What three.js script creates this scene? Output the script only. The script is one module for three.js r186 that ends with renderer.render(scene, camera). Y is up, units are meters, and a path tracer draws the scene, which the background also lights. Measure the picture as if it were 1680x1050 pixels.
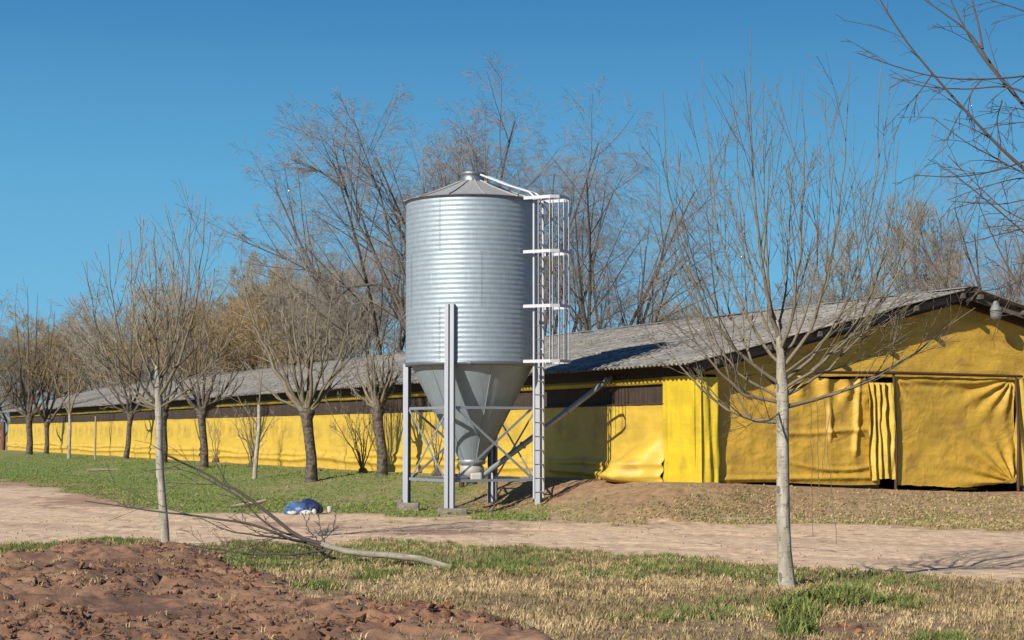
import * as THREE from 'three';
import { mergeGeometries } from 'three/addons/utils/BufferGeometryUtils.js';
import { RoundedBoxGeometry } from 'three/addons/geometries/RoundedBoxGeometry.js';

// ---------------------------------------------------------------- camera, sky, sun, exposure
const EYE = 1.6, FOCAL = 2800, PITCH = Math.atan((710 - 525) / FOCAL);
const scene = new THREE.Scene();
const camera = new THREE.PerspectiveCamera(2 * Math.atan(525 / FOCAL) * 180 / Math.PI, 1.6, 0.1, 2000);
camera.position.set(0, EYE, 0);
camera.rotation.x = PITCH;
scene.add(camera);
const renderer = new THREE.WebGLRenderer({ antialias: true });
renderer.toneMapping = THREE.LinearToneMapping;
renderer.toneMappingExposure = 1.55;
renderer.shadowMap.enabled = true;

const SUN = new THREE.Vector3(-0.6225 * Math.cos(0.515), Math.sin(0.515), 0.7826 * Math.cos(0.515)).normalize();
const sun = new THREE.DirectionalLight(new THREE.Color().setRGB(1, 0.945, 0.84), 5);
sun.position.copy(SUN).multiplyScalar(150).add(new THREE.Vector3(0, 0, -45));
sun.target.position.set(0, 0, -45);
sun.castShadow = true;
Object.assign(sun.shadow.camera, { left: -80, right: 80, top: 80, bottom: -80, near: 1, far: 400 });
sun.shadow.mapSize.set(4096, 4096);
scene.add(sun, sun.target);

{ // clear winter sky: deep blue overhead, paler to the horizon, whiter round the sun
  const W = 1024, H = 512, data = new Float32Array(W * H * 4);
  const stops = [[0, 0.23, 0.53, 0.74], [4, 0.175, 0.48, 0.725], [8.3, 0.122, 0.395, 0.66], [14.3, 0.055, 0.24, 0.5], [30, 0.026, 0.12, 0.34], [60, 0.018, 0.075, 0.25], [90, 0.015, 0.06, 0.22]];
  for (let r = 0; r < H; r++) {
    const up = ((r + 0.5) / H - 0.5) * Math.PI, e = Math.max(0, up * 180 / Math.PI);
    let k = 0; while (k < stops.length - 2 && e > stops[k + 1][0]) k++;
    const a = stops[k], b = stops[k + 1], t = Math.min(1, (e - a[0]) / (b[0] - a[0]));
    for (let c = 0; c < W; c++) {
      const az = ((c + 0.5) / W - 0.5) * 2 * Math.PI;
      const cs = Math.cos(az) * Math.cos(up) * SUN.x + Math.sin(up) * SUN.y + Math.sin(az) * Math.cos(up) * SUN.z;
      const glow = 0.75 * Math.pow(Math.max(0, cs), 10) + 0.1 * Math.max(0, cs);
      const o = (r * W + c) * 4;
      for (let i = 0; i < 3; i++) {
        let v = a[i + 1] + (b[i + 1] - a[i + 1]) * t;
        v = v * (1 + 0.5 * glow) + glow * [0.34, 0.36, 0.38][i];
        if (up < 0) v = v * 0.5;
        data[o + i] = v / 1.55;
      }
      data[o + 3] = 1;
    }
  }
  const sky = new THREE.DataTexture(data, W, H, THREE.RGBAFormat, THREE.FloatType);
  sky.mapping = THREE.EquirectangularReflectionMapping;
  sky.magFilter = sky.minFilter = THREE.LinearFilter;
  sky.wrapS = THREE.RepeatWrapping;
  sky.needsUpdate = true;
  scene.background = sky;
  scene.environment = sky;
}

// ---------------------------------------------------------------- helpers
const V = (x, y, z) => new THREE.Vector3(x, y, z);
const clamp = (x, a = 0, b = 1) => Math.min(b, Math.max(a, x));
const lerp = (a, b, t) => a + (b - a) * t;
const smooth = (a, b, x) => { const t = clamp((x - a) / (b - a)); return t * t * (3 - 2 * t); };
function rng(seed) { let s = seed >>> 0; return () => { s = (s + 0x6d2b79f5) | 0; let t = Math.imul(s ^ (s >>> 15), 1 | s); t = (t + Math.imul(t ^ (t >>> 7), 61 | t)) ^ t; return ((t ^ (t >>> 14)) >>> 0) / 4294967296; }; }
function hash(x, y, z) { let h = Math.imul(x, 374761393) ^ Math.imul(y, 668265263) ^ Math.imul(z, 2147483647 - 58); h = Math.imul(h ^ (h >>> 13), 1274126177); h ^= h >>> 16; return (h >>> 0) / 4294967296; }
function vnoise(x, y, period = 0, seed = 0) {           // value noise -1..1, tiling if period is set
  const xi = Math.floor(x), yi = Math.floor(y), fx = x - xi, fy = y - yi, u = fx * fx * (3 - 2 * fx), v = fy * fy * (3 - 2 * fy);
  const m = (n) => period ? ((n % period) + period) % period : n;
  const a = hash(m(xi), m(yi), seed), b = hash(m(xi + 1), m(yi), seed), c = hash(m(xi), m(yi + 1), seed), d = hash(m(xi + 1), m(yi + 1), seed);
  return 2 * (lerp(lerp(a, b, u), lerp(c, d, u), v)) - 1;
}
function fbm(x, y, oct = 4, period = 0, seed = 0) { let s = 0, a = 0.5, p = period; for (let i = 0; i < oct; i++) { s += a * vnoise(x, y, p, seed + i); x *= 2; y *= 2; p *= 2; a *= 0.5; } return s; }
const ridge = (x, y, oct, seed) => { let s = 0, a = 0.5; for (let i = 0; i < oct; i++) { s += a * (1 - Math.abs(vnoise(x, y, 0, seed + i)) * 2); x *= 2.03; y *= 2.03; a *= 0.5; } return s; };
// a picture direction at a given distance -> world point (used to survey the place from the photograph)
function at(px, py, d) {
  const u = (px - 840) / FOCAL, v = (525 - py) / FOCAL, c = Math.cos(PITCH), s = Math.sin(PITCH), k = d / (c - v * s);
  return V(u * k, EYE + (v * c + s) * k, -d);
}
const names = new Map();
function numbered(n) { const k = names.get(n) ?? 0; names.set(n, k + 1); return k ? `${n}_${String(k).padStart(3, '0')}` : n; }
function tag(o, label, category, group, kind) {
  if (label) o.userData.label = label; if (category) o.userData.category = category;
  if (group) o.userData.group = group; if (kind) o.userData.kind = kind; return o;
}
function thing(name, label, category, pos, group) { const g = new THREE.Group(); g.name = numbered(name); g.position.copy(pos); scene.add(g); return tag(g, label, category, group); }
function part(name, geo, mat, parent, label) {
  if (geo.type === 'LatheGeometry') geo.computeVertexNormals();
  const m = new THREE.Mesh(geo, mat); m.name = name; m.castShadow = m.receiveShadow = true; parent.add(m); if (label) m.userData.label = label; return m; }
function solo(name, geo, mat, label, category, group, kind) { const m = part(numbered(name), geo, mat, scene); return tag(m, label, category, group, kind); }

// tubes, bars
class Tubes {
  constructor() { this.p = []; this.n = []; this.t = []; this.i = []; }
  tube(pts, rads, sides = 3, cap = false) {
    const base = this.p.length / 3, N = pts.length; let nx, ny, nz, len = 0;
    for (let k = 0; k < N; k++) {
      const a = pts[Math.max(0, k - 1)], b = pts[Math.min(N - 1, k + 1)];
      let tx = b.x - a.x, ty = b.y - a.y, tz = b.z - a.z; const tl = Math.hypot(tx, ty, tz) || 1; tx /= tl; ty /= tl; tz /= tl;
      if (k === 0) { if (Math.abs(ty) < 0.9) { nx = -tz; ny = 0; nz = tx; } else { nx = 0; ny = tz; nz = -ty; } }
      const dt = nx * tx + ny * ty + nz * tz; nx -= dt * tx; ny -= dt * ty; nz -= dt * tz; let nl = Math.hypot(nx, ny, nz); if (!(nl > 1e-3)) { if (Math.abs(ty) < 0.9) { nx = -tz; ny = 0; nz = tx; } else { nx = 0; ny = tz; nz = -ty; } nl = Math.hypot(nx, ny, nz) || 1; } nx /= nl; ny /= nl; nz /= nl;
      const bx = ty * nz - tz * ny, by = tz * nx - tx * nz, bz = tx * ny - ty * nx;
      if (k) len += Math.hypot(pts[k].x - pts[k - 1].x, pts[k].y - pts[k - 1].y, pts[k].z - pts[k - 1].z);
      for (let s = 0; s <= sides; s++) {
        const an = s / sides * Math.PI * 2, c = Math.cos(an), q = Math.sin(an), x = nx * c + bx * q, y = ny * c + by * q, z = nz * c + bz * q;
        this.p.push(pts[k].x + x * rads[k], pts[k].y + y * rads[k], pts[k].z + z * rads[k]); this.n.push(x, y, z); this.t.push(s / sides, len);
      }
    }
    const w = sides + 1;
    for (let k = 0; k < N - 1; k++) for (let s = 0; s < sides; s++) { const a = base + k * w + s, b = a + w; this.i.push(a, a + 1, b, b, a + 1, b + 1); }
    if (cap) for (const k of [0, N - 1]) {                  // flat ends with normals of their own
      const o = k ? pts[k - 1] : pts[1], q = pts[k], l = q.distanceTo(o) || 1, at = this.p.length / 3;
      for (let s = 0; s < sides; s++) { const f = (base + k * w + s) * 3; this.p.push(this.p[f], this.p[f + 1], this.p[f + 2]); this.n.push((q.x - o.x) / l, (q.y - o.y) / l, (q.z - o.z) / l); this.t.push(0.5 + 0.4 * Math.cos(s), 0.1 * Math.sin(s)); }
      for (let s = 1; s < sides - 1; s++) { if (k) this.i.push(at, at + s, at + s + 1); else this.i.push(at, at + s + 1, at + s); }
    }
    return this;
  }
  get empty() { return !this.p.length; }
  geo() {
    const g = new THREE.BufferGeometry();
    g.setAttribute('position', new THREE.Float32BufferAttribute(this.p, 3)); g.setAttribute('normal', new THREE.Float32BufferAttribute(this.n, 3)); g.setAttribute('uv', new THREE.Float32BufferAttribute(this.t, 2));
    g.setIndex(this.i); return g;
  }
}
const rod = (a, b, r, sides = 8) => new Tubes().tube([a, b], [r, r], sides, true).geo();
function box(w, h, d, x, y, z) { return new THREE.BoxGeometry(w, h, d).translate(x, y, z); }
function bar(a, b, w, t, up = V(0, 1, 0)) {              // flat bar from a to b, w across, t thick
  const d = b.clone().sub(a), L = d.length(), z = d.clone().normalize(), x = new THREE.Vector3().crossVectors(up, z); if (x.lengthSq() < 1e-6) x.set(1, 0, 0); x.normalize();
  const y = new THREE.Vector3().crossVectors(z, x), m = new THREE.Matrix4().makeBasis(x, y, z).setPosition(a.clone().add(b).multiplyScalar(0.5));
  return new THREE.BoxGeometry(t, w, L).applyMatrix4(m);
}
function sheet(nu, nv, fn, su = 1, sv = 1) {             // fn(u, v) -> Vector3, uv in metres
  const p = [], t = [], ix = [];
  for (let j = 0; j <= nv; j++) for (let i = 0; i <= nu; i++) { const q = fn(i / nu, j / nv); p.push(q.x, q.y, q.z); t.push(i / nu * su, j / nv * sv); }
  for (let j = 0; j < nv; j++) for (let i = 0; i < nu; i++) { const a = j * (nu + 1) + i, b = a + nu + 1; ix.push(a, a + 1, b, b, a + 1, b + 1); }
  const g = new THREE.BufferGeometry(); g.setAttribute('position', new THREE.Float32BufferAttribute(p, 3)); g.setAttribute('uv', new THREE.Float32BufferAttribute(t, 2)); g.setIndex(ix); g.computeVertexNormals(); return g;
}

// ---------------------------------------------------------------- textures and materials
function tex(w, h, fn, srgb = true, rx = 1, ry = 1) {    // fn(u, v) -> [r, g, b] in 0..1 as stored
  const d = new Uint8Array(w * h * 4);
  for (let y = 0; y < h; y++) for (let x = 0; x < w; x++) { const c = fn(x / w, y / h), o = (y * w + x) * 4; for (let i = 0; i < 3; i++) d[o + i] = clamp(c[i]) * 255; d[o + 3] = 255; }
  const t = new THREE.DataTexture(d, w, h); t.wrapS = t.wrapT = THREE.RepeatWrapping; t.magFilter = t.minFilter = THREE.LinearFilter; t.repeat.set(rx, ry);
  if (srgb) t.colorSpace = THREE.SRGBColorSpace; t.needsUpdate = true; return t;
}
const ALB = 0.7;                                        // all base colours were read off one exposure; this brings them to the camera's
const rgb = (r, g, b) => new THREE.Color().setRGB(r, g, b);
const std = (c, rough, o = {}) => new THREE.MeshStandardMaterial({ color: o.metalness || o.vertexColors || c[0] === 1 ? rgb(...c) : rgb(c[0] * ALB, c[1] * ALB, c[2] * ALB), roughness: rough, metalness: 0, side: THREE.DoubleSide, ...o });
const g3 = (v) => [v, v, v];

const soilTex = tex(1024, 1024, (u, v) => { const n = fbm(u * 16, v * 16, 6, 16, 3), s = vnoise(u * 200, v * 200, 200, 9); const k = 0.93 + 0.2 * n + (s > 0.72 ? 0.16 : s < -0.75 ? -0.22 : 0); return [k, k * 0.985, k * 0.97]; }, true, 1 / 1.7, 1 / 1.7);
const soilBump = tex(1024, 1024, (u, v) => g3(0.5 + 0.45 * fbm(u * 24, v * 24, 6, 24, 13)), false, 1 / 1.7, 1 / 1.7);
const barkTex = tex(256, 1024, (u, v) => {
  const n = fbm(u * 8, v * 10, 5, 0, 21) , r = vnoise(u * 2, v * 70, 0, 23), l = vnoise(u * 14, v * 120, 0, 24);
  let k = 0.86 + 0.26 * n; if (r > 0.6) k -= 0.06; if (l > 0.68) k -= 0.16;
  const kn = vnoise(u * 3, v * 9, 0, 29); if (kn > 0.84) k -= 0.3;
  return [k, k * 0.975, k * (0.93 + 0.04 * n)];
}, true, 1, 0.5);
const roughBark = tex(256, 512, (u, v) => { const n = ridge(u * 10, v * 14, 4, 31), f = fbm(u * 20, v * 24, 4, 0, 33); const k = 0.55 + 0.3 * n + 0.25 * f; return [k, k * 0.96, k * 0.92]; }, true, 1, 0.7);
const clothTex = tex(1024, 1024, (u, v) => {
  const w = 0.02 * Math.sin(u * 1024 * 0.9) * Math.sin(v * 1024 * 0.9), n = fbm(u * 5, v * 5, 6, 5, 41), st = fbm(u * 4, v * 30, 4, 0, 43), d = fbm(u * 7, v * 7, 6, 7, 47);
  const k = 0.9 + w + 0.1 * n + 0.05 * st, dirt = smooth(0.1, 0.6, d) * 0.14;
  return [k - dirt * 0.6, k - dirt * 0.75, k + 0.1 + dirt * 0.2];
}, true, 1 / 3.1, 1 / 3.1);
const clothBump = tex(1024, 1024, (u, v) => g3(0.5 + 0.3 * ridge(u * 16 + 1.5 * fbm(u * 6, v * 6, 3, 0, 1), v * 22 + 2 * fbm(u * 5, v * 5, 3, 0, 2), 4, 51) + 0.25 * fbm(u * 36, v * 36, 4, 36, 53) - 0.1), false, 1 / 2.6, 1 / 2.6);
const roofTex = tex(1024, 1024, (u, v) => {
  const n = fbm(u * 6, v * 6, 5, 6, 61), sp = fbm(u * 34, v * 34, 4, 34, 63), big = fbm(u * 3, v * 3, 3, 3, 65);
  let k = 0.84 + 0.2 * n; const li = smooth(0.16, 0.36, sp + 0.35 * big); k -= 0.34 * li; if (sp < -0.36) k += 0.12;
  return [k, k * (0.985 - 0.01 * li), k * (0.955 - 0.03 * li)];
}, true, 1 / 2.3, 1 / 2.3);
const zincTex = tex(512, 512, (u, v) => { const n = fbm(u * 10, v * 10, 4, 10, 71), s = vnoise(u * 60, v * 60, 60, 73), st = fbm(u * 50, v * 2, 3, 0, 75); const k = 0.92 + 0.05 * n + 0.02 * s + 0.03 * st; return [k, k, k * 1.005]; }, true, 1.2, 1);
const zincRough = tex(512, 512, (u, v) => g3(0.86 + 0.1 * fbm(u * 14, v * 14, 4, 14, 77) + 0.04 * vnoise(u * 60, v * 60, 60, 73)), false, 1.2, 1);
const concTex = tex(512, 512, (u, v) => { const k = 0.84 + 0.24 * fbm(u * 8, v * 8, 5, 8, 81) + (vnoise(u * 90, v * 90, 90, 83) > 0.8 ? -0.2 : 0); return [k, k * 0.98, k * 0.94]; });
const woodTex = tex(256, 512, (u, v) => { const k = 0.75 + 0.3 * fbm(u * 20, v * 3, 5, 0, 91) + 0.1 * fbm(u * 60, v * 8, 3, 0, 93); return [k, k * 0.95, k * 0.9]; });
const netTex = tex(512, 512, (u, v) => { const k = 0.75 + 0.35 * fbm(u * 60, v * 2, 4, 0, 101) + 0.2 * fbm(u * 8, v * 8, 3, 8, 103); return [k, k * 0.97, k * 0.93]; }, true, 1 / 2, 1 / 2);

const M = {
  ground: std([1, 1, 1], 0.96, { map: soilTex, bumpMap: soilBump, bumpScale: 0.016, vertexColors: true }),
  clod: std([0.305, 0.155, 0.083], 0.97, { bumpMap: soilBump, bumpScale: 0.012, map: soilTex }),
  yellow: std([0.78, 0.52, 0.045], 0.58, { map: clothTex, bumpMap: clothBump, bumpScale: 0.008 }),
  yellowWorn: std([0.78, 0.465, 0.042], 0.6, { map: clothTex, bumpMap: clothBump, bumpScale: 0.011 }),
  yellowFresh: std([0.84, 0.60, 0.02], 0.55, { map: clothTex, bumpMap: clothBump, bumpScale: 0.008 }),
  net: std([0.085, 0.052, 0.033], 0.85, { map: netTex }),
  darkwood: std([0.095, 0.06, 0.045], 0.85, { map: woodTex }),
  redwood: std([0.13, 0.055, 0.03], 0.8, { map: woodTex }),
  greywood: std([0.2, 0.18, 0.165], 0.88, { map: woodTex }),
  palewood: std([0.55, 0.48, 0.38], 0.85, { map: woodTex }),
  zinc: std([0.315, 0.37, 0.405], 0.68, { metalness: 0.5, map: zincTex, roughnessMap: zincRough }),
  zincRoof: std([0.34, 0.33, 0.31], 0.7, { metalness: 0.25, map: zincTex, roughnessMap: zincRough }),
  zincCone: std([0.2, 0.215, 0.235], 0.55, { metalness: 0.65, map: zincTex, roughnessMap: zincRough }),
  zincLeg: std([0.30, 0.315, 0.345], 0.5, { metalness: 0.45, map: zincTex }),
  zincBright: std([0.44, 0.44, 0.46], 0.55, { metalness: 0.2, map: zincTex }),
  steelDark: std([0.06, 0.065, 0.08], 0.5, { metalness: 0.5 }),
  boot: std([0.42, 0.42, 0.41], 0.55, { metalness: 0.15, map: concTex }),
  concrete: std([0.38, 0.34, 0.29], 0.92, { map: concTex, bumpMap: concTex, bumpScale: 0.01 }),
  barkPale: std([0.56, 0.52, 0.455], 0.85, { map: barkTex, bumpMap: barkTex, bumpScale: 0.008 }),
  barkLimb: std([0.28, 0.235, 0.165], 0.85, { map: barkTex }),
  barkDark: std([0.29, 0.25, 0.21], 0.93, { map: roughBark, bumpMap: roughBark, bumpScale: 0.03 }),
  twigOlive: std([0.22, 0.18, 0.115], 1),
  twigGrey: std([0.34, 0.295, 0.225], 1),
  twigRed: std([0.29, 0.24, 0.205], 1),
  twigGold: std([0.42, 0.29, 0.135], 1),
  twigDark: std([0.1, 0.072, 0.058], 1), deadDark: std([0.06, 0.045, 0.036], 0.9), barkDull: std([0.36, 0.33, 0.27], 0.88, { map: barkTex }),
  blue: std([0.06, 0.125, 0.27], 0.5), blueDark: std([0.018, 0.035, 0.115], 0.5), white: std([0.6, 0.57, 0.52], 0.65), lampGrey: std([0.2, 0.2, 0.2], 0.6), lampGlass: std([0.2, 0.19, 0.18], 0.35),
  rust: std([0.3, 0.11, 0.05], 0.85, { map: woodTex }),
};
const roofMats = [[0.45, 0.425, 0.395], [0.40, 0.385, 0.365], [0.48, 0.45, 0.415], [0.37, 0.355, 0.335], [0.43, 0.40, 0.36]].map((c) => std(c.map((q) => q * 0.88), 0.93, { map: roofTex, bumpMap: roofTex, bumpScale: 0.006 }));

// ---------------------------------------------------------------- the lie of the land
const PHI = Math.atan(1300 / 2800), CORNER = V(3.76, 0, -34.5), LONG = 90, WIDE = 13.14;   // shed: near corner, axis, length, width
const AX = V(-Math.sin(PHI), 0, -Math.cos(PHI)), WX = V(Math.cos(PHI), 0, -Math.sin(PHI));
function shedCoords(x, z) { const dx = x - CORNER.x, dz = z - CORNER.z; return [dx * AX.x + dz * AX.z, dx * WX.x + dz * WX.z]; }
const pick = (tab, x) => { if (x <= tab[0][0]) return tab[0][1]; for (let i = 1; i < tab.length; i++) if (x <= tab[i][0]) return lerp(tab[i - 1][1], tab[i][1], (x - tab[i - 1][0]) / (tab[i][0] - tab[i - 1][0])); return tab[tab.length - 1][1]; };
const ROAD_TOP = [[-600, 770], [0, 786], [100, 802], [220, 826], [300, 836], [420, 838], [640, 842], [900, 847], [1200, 851], [1680, 866], [2200, 880]];
const ROAD_END = [[-600, 880], [0, 884], [300, 884], [600, 885], [800, 893], [1000, 902], [1300, 926], [1680, 944], [2200, 960]];
const HEAP_TOP = [[-900, 905], [-100, 925], [0, 925], [110, 912], [200, 902], [270, 896], [340, 912], [400, 930], [470, 958], [560, 965], [640, 980], [700, 984], [800, 1002], [880, 1030], [960, 1090], [2200, 2600]];
function survey(x, z) {                                   // bearing and ground range of a point, in the photograph's pixels
  const d = Math.max(4, -z); return [840 + FOCAL * x / d, 710 + FOCAL * 1.6 / d];
}
function masks(x, z) {
  const [px, py] = survey(x, z), k = (py - 710) / 150;
  const n1 = fbm(x * 0.5, z * 0.5, 4, 0, 201), n2 = fbm(x * 2.2, z * 2.2, 3, 0, 205);
  const e = py + (n1 * 16 + n2 * 8) * k;
  const [sa, sw] = shedCoords(x, z), off = Math.hypot(Math.max(-sa, 0), Math.max(-sw, 0));
  const road = (off < 5 && sa < 9 ? smooth(2.6, 3.9, off + n2) : 1) * smooth(-4, 5, e - pick(ROAD_TOP, px)) * smooth(-7, 6, pick(ROAD_END, px) - e);
  const heap = -z < 4 ? 0 : smooth(-8, 14, py + (n1 * 22 + n2 * 14) - pick(HEAP_TOP, px)) * (py < 1400 ? 1 : 0);
  const patch = smooth(0.0, 0.3, 0.42 - Math.hypot((px - 1400) / 95, (py - 1018) / 38) * 0.5 + n2 * 0.5) * 0.9;
  return { road, heap, patch, n1, n2, px, py };
}
function height(x, z, mk) {
  const [a, w] = shedCoords(x, z);
  const oa = Math.max(-a, a - LONG, 0), ow = Math.max(-w, w - WIDE, 0), dist = Math.hypot(oa, ow);
  const mound = lerp(lerp(0.6, 0.45, clamp(a / 18)), 0.3, clamp(w / 7));
  const fall = a <= 0 ? lerp(3.3, 4.8, clamp((w - 1) / 4)) : w > WIDE ? 6 : lerp(3.3, 7, smooth(5, 18, a));
  let h = -0.05 + (mound + 0.05) * (1 - smooth(0.35, fall, dist));
  const near = smooth(60, 30, -z);
  if (near > 0 || -z < 60) {
    const m = mk ?? masks(x, z);
    h += 0.025 * m.n1 * (1 - m.road * 0.6) * (dist > 0.4 ? 1 : 0.3);
    if (m.heap > 0) {
      const lump = ridge(x * 0.9, z * 0.55, 2, 301), cl = Math.max(0, ridge(x * 2.3 + m.n1, z * 1.6, 3, 305)), fine = fbm(x * 9, z * 7, 3, 0, 309);
      h += m.heap * (0.05 + 0.08 * clamp((1010 - m.py) / 110) * smooth(720, 300, m.px) + 0.05 * lump + 0.09 * cl * cl * smooth(0.0, 0.3, m.n1 + 0.12) + 0.07 * ridge(x * 3.1 + m.n2, z * 2.1, 4, 306) + 0.03 * fine + 0.03 * fbm(x * 24, z * 16, 2, 0, 311) - 0.12 * smooth(0.09, 0.01, Math.abs(vnoise(x * 1.25 + 0.6 * m.n2, z * 0.6 + 0.4 * m.n1, 0, 317))) * smooth(-0.1, 0.25, vnoise(x * 0.8, z * 0.5, 0, 319) + 0.15));
    }
    if (m.road > 0) h -= m.road * (0.03 + 0.03 * ruts(m)) + 0.012 * m.road * fbm(x * 3, z * 3, 3, 0, 315);
    // rough soil bank below the near end of the shed
    if (dist > 0 && dist < 3.6 && a < 7) h += 0.05 * fbm(x * 4, z * 4, 3, 0, 321) * smooth(3.6, 2, dist) * smooth(0.2, 0.6, dist);
  }
  return h;
}
const ground = (x, z) => height(x, z);
const foot = (px, py) => { let d = 20; for (let i = 0; i < 40; i++) { const p = at(px, py, d); const h = ground(p.x, p.z); d = lerp(d, Math.max(6, (EYE - h) * FOCAL / (py - 710)), 0.6); } const p = at(px, py, d); p.y = ground(p.x, p.z); return p; };
const onGround = (px, d) => { const x = (px - 840) / FOCAL * d; return V(x, ground(x, -d), -d); };

// two wheel tracks worn along the road
function ruts(m) { const a = pick(ROAD_TOP, m.px), b = pick(ROAD_END, m.px), t = (m.py - a) / (b - a) + m.n1 * 0.12; return Math.max(smooth(0.07, 0.02, Math.abs(t - 0.3)), smooth(0.07, 0.02, Math.abs(t - 0.66))) * smooth(-0.3, 0.2, m.n1 + 0.3 * m.n2); }
function groundColor(x, z, m) {
  const [a, w] = shedCoords(x, z); const oa = Math.max(-a, a - LONG, 0), ow = Math.max(-w, w - WIDE, 0), dist = Math.hypot(oa, ow);
  const mix = (c, q, t) => { for (let i = 0; i < 3; i++) c[i] = lerp(c[i], q[i], t); };
  const c = -z > 29 ? [0.41, 0.285, 0.15] : [0.29, 0.2, 0.1];                                               // straw litter
  mix(c, [0.33, 0.2, 0.11], smooth(0.0, 0.35, m.n1 + m.n2 * 0.6) * 0.6);       // bare earth between
  const lawn = lawnAt(x, z, m, a, w, dist); mix(c, [0.165, 0.235, 0.04], lawn * 0.85);
  const bank = dist < 4.2 && -z < 75 ? smooth(lerp(w > 1.5 ? 1.9 : 3.0, 1.0, smooth(5, 12, a)), lerp(w > 1.5 ? 0.7 : 1.8, 0.4, smooth(5, 12, a)), dist + m.n1) : 0; mix(c, [0.37, 0.215, 0.115], bank * lerp(0.5, 0.9, smooth(-0.1, 0.2, m.n2)));
  mix(c, [0.82, 0.59, 0.38], m.road); if (m.road > 0) { const t = m.road * 0.45 * smooth(0.12, 0.4, fbm(x * 0.8, z * 2.2, 4, 0, 331)); mix(c, [0.62, 0.435, 0.28], t); const s = m.road * smooth(0.25, 0.5, vnoise(x * 3.1, z * 3.1, 0, 335)) * smooth(0.2, 0.5, vnoise(x * 9, z * 5, 0, 337)); mix(c, [0.33, 0.21, 0.13], s * 0.8); }
  { const bl = (cx, cy, rx, ry) => smooth(1.2, 0.5, Math.hypot((m.px - cx) / rx, (m.py - cy) / ry) + m.n2 * 0.8); mix(c, [0.42, 0.24, 0.145], 0.85 * Math.max(bl(150, 816, 90, 12), bl(745, 864, 110, 5), bl(60, 790, 90, 6), bl(470, 852, 120, 4))); const f = ruts(m); mix(c, [0.60, 0.41, 0.26], m.road * f * 0.6); }
  mix(c, [0.30, 0.155, 0.083], Math.max(m.heap, m.patch));
  if (m.heap > 0.1) { const q = fbm(x * 1.4, z * 1.4, 4, 0, 341); mix(c, [0.12, 0.06, 0.036], m.heap * smooth(0.1, 0.22, q + 0.25 * m.n2) * 0.7); mix(c, [0.34, 0.2, 0.115], m.heap * smooth(0.1, 0.32, -q) * 0.6); }  // dark patches: damp soil, with shade under the clods painted in too; then paler earth
  return c.map((q) => q * ALB);
}
function lawnAt(x, z, m, a, w, dist) {                     // how green the turf is
  const { px, py, n1, n2 } = m; if (m.road > 0.4 || m.heap > 0.5) return 0;
  const blob = (cx, cy, rx, ry) => smooth(1.25, 0.55, Math.hypot((px - cx) / rx, (py - cy) / ry) + n2 * 0.7);
  if (-z > 29) { if (w > -0.2 || px > 900) return Math.max(0.75 * blob(1265, 826, 130, 12), 0.35 * smooth(-0.1, 0.3, n1) * (px > 900 && w < 6 ? 1 : 0.3)); return clamp(0.5 + 0.6 * smooth(0.45, 1.6, dist) * smooth(-0.5, 0.1, n1 + 0.3 * smooth(60, 0, py - 745))) * (py > 800 ? 0.8 : 1); }
  return Math.max(blob(110, 893, 130, 15), 0.42 * blob(440, 908, 140, 24), 0.32 * blob(720, 910, 190, 18), 0.8 * blob(425, 952, 40, 12), 0.9 * blob(525, 955, 36, 10), 0.7 * blob(615, 938, 36, 10), 0.7 * blob(820, 920, 60, 10), blob(1302, 1006, 34, 26), 0.9 * blob(1365, 978, 42, 11), 0.8 * blob(1475, 980, 40, 9), 0.7 * blob(1540, 1040, 60, 12), 0.3 * smooth(0.15, 0.4, n1));
}
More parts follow.
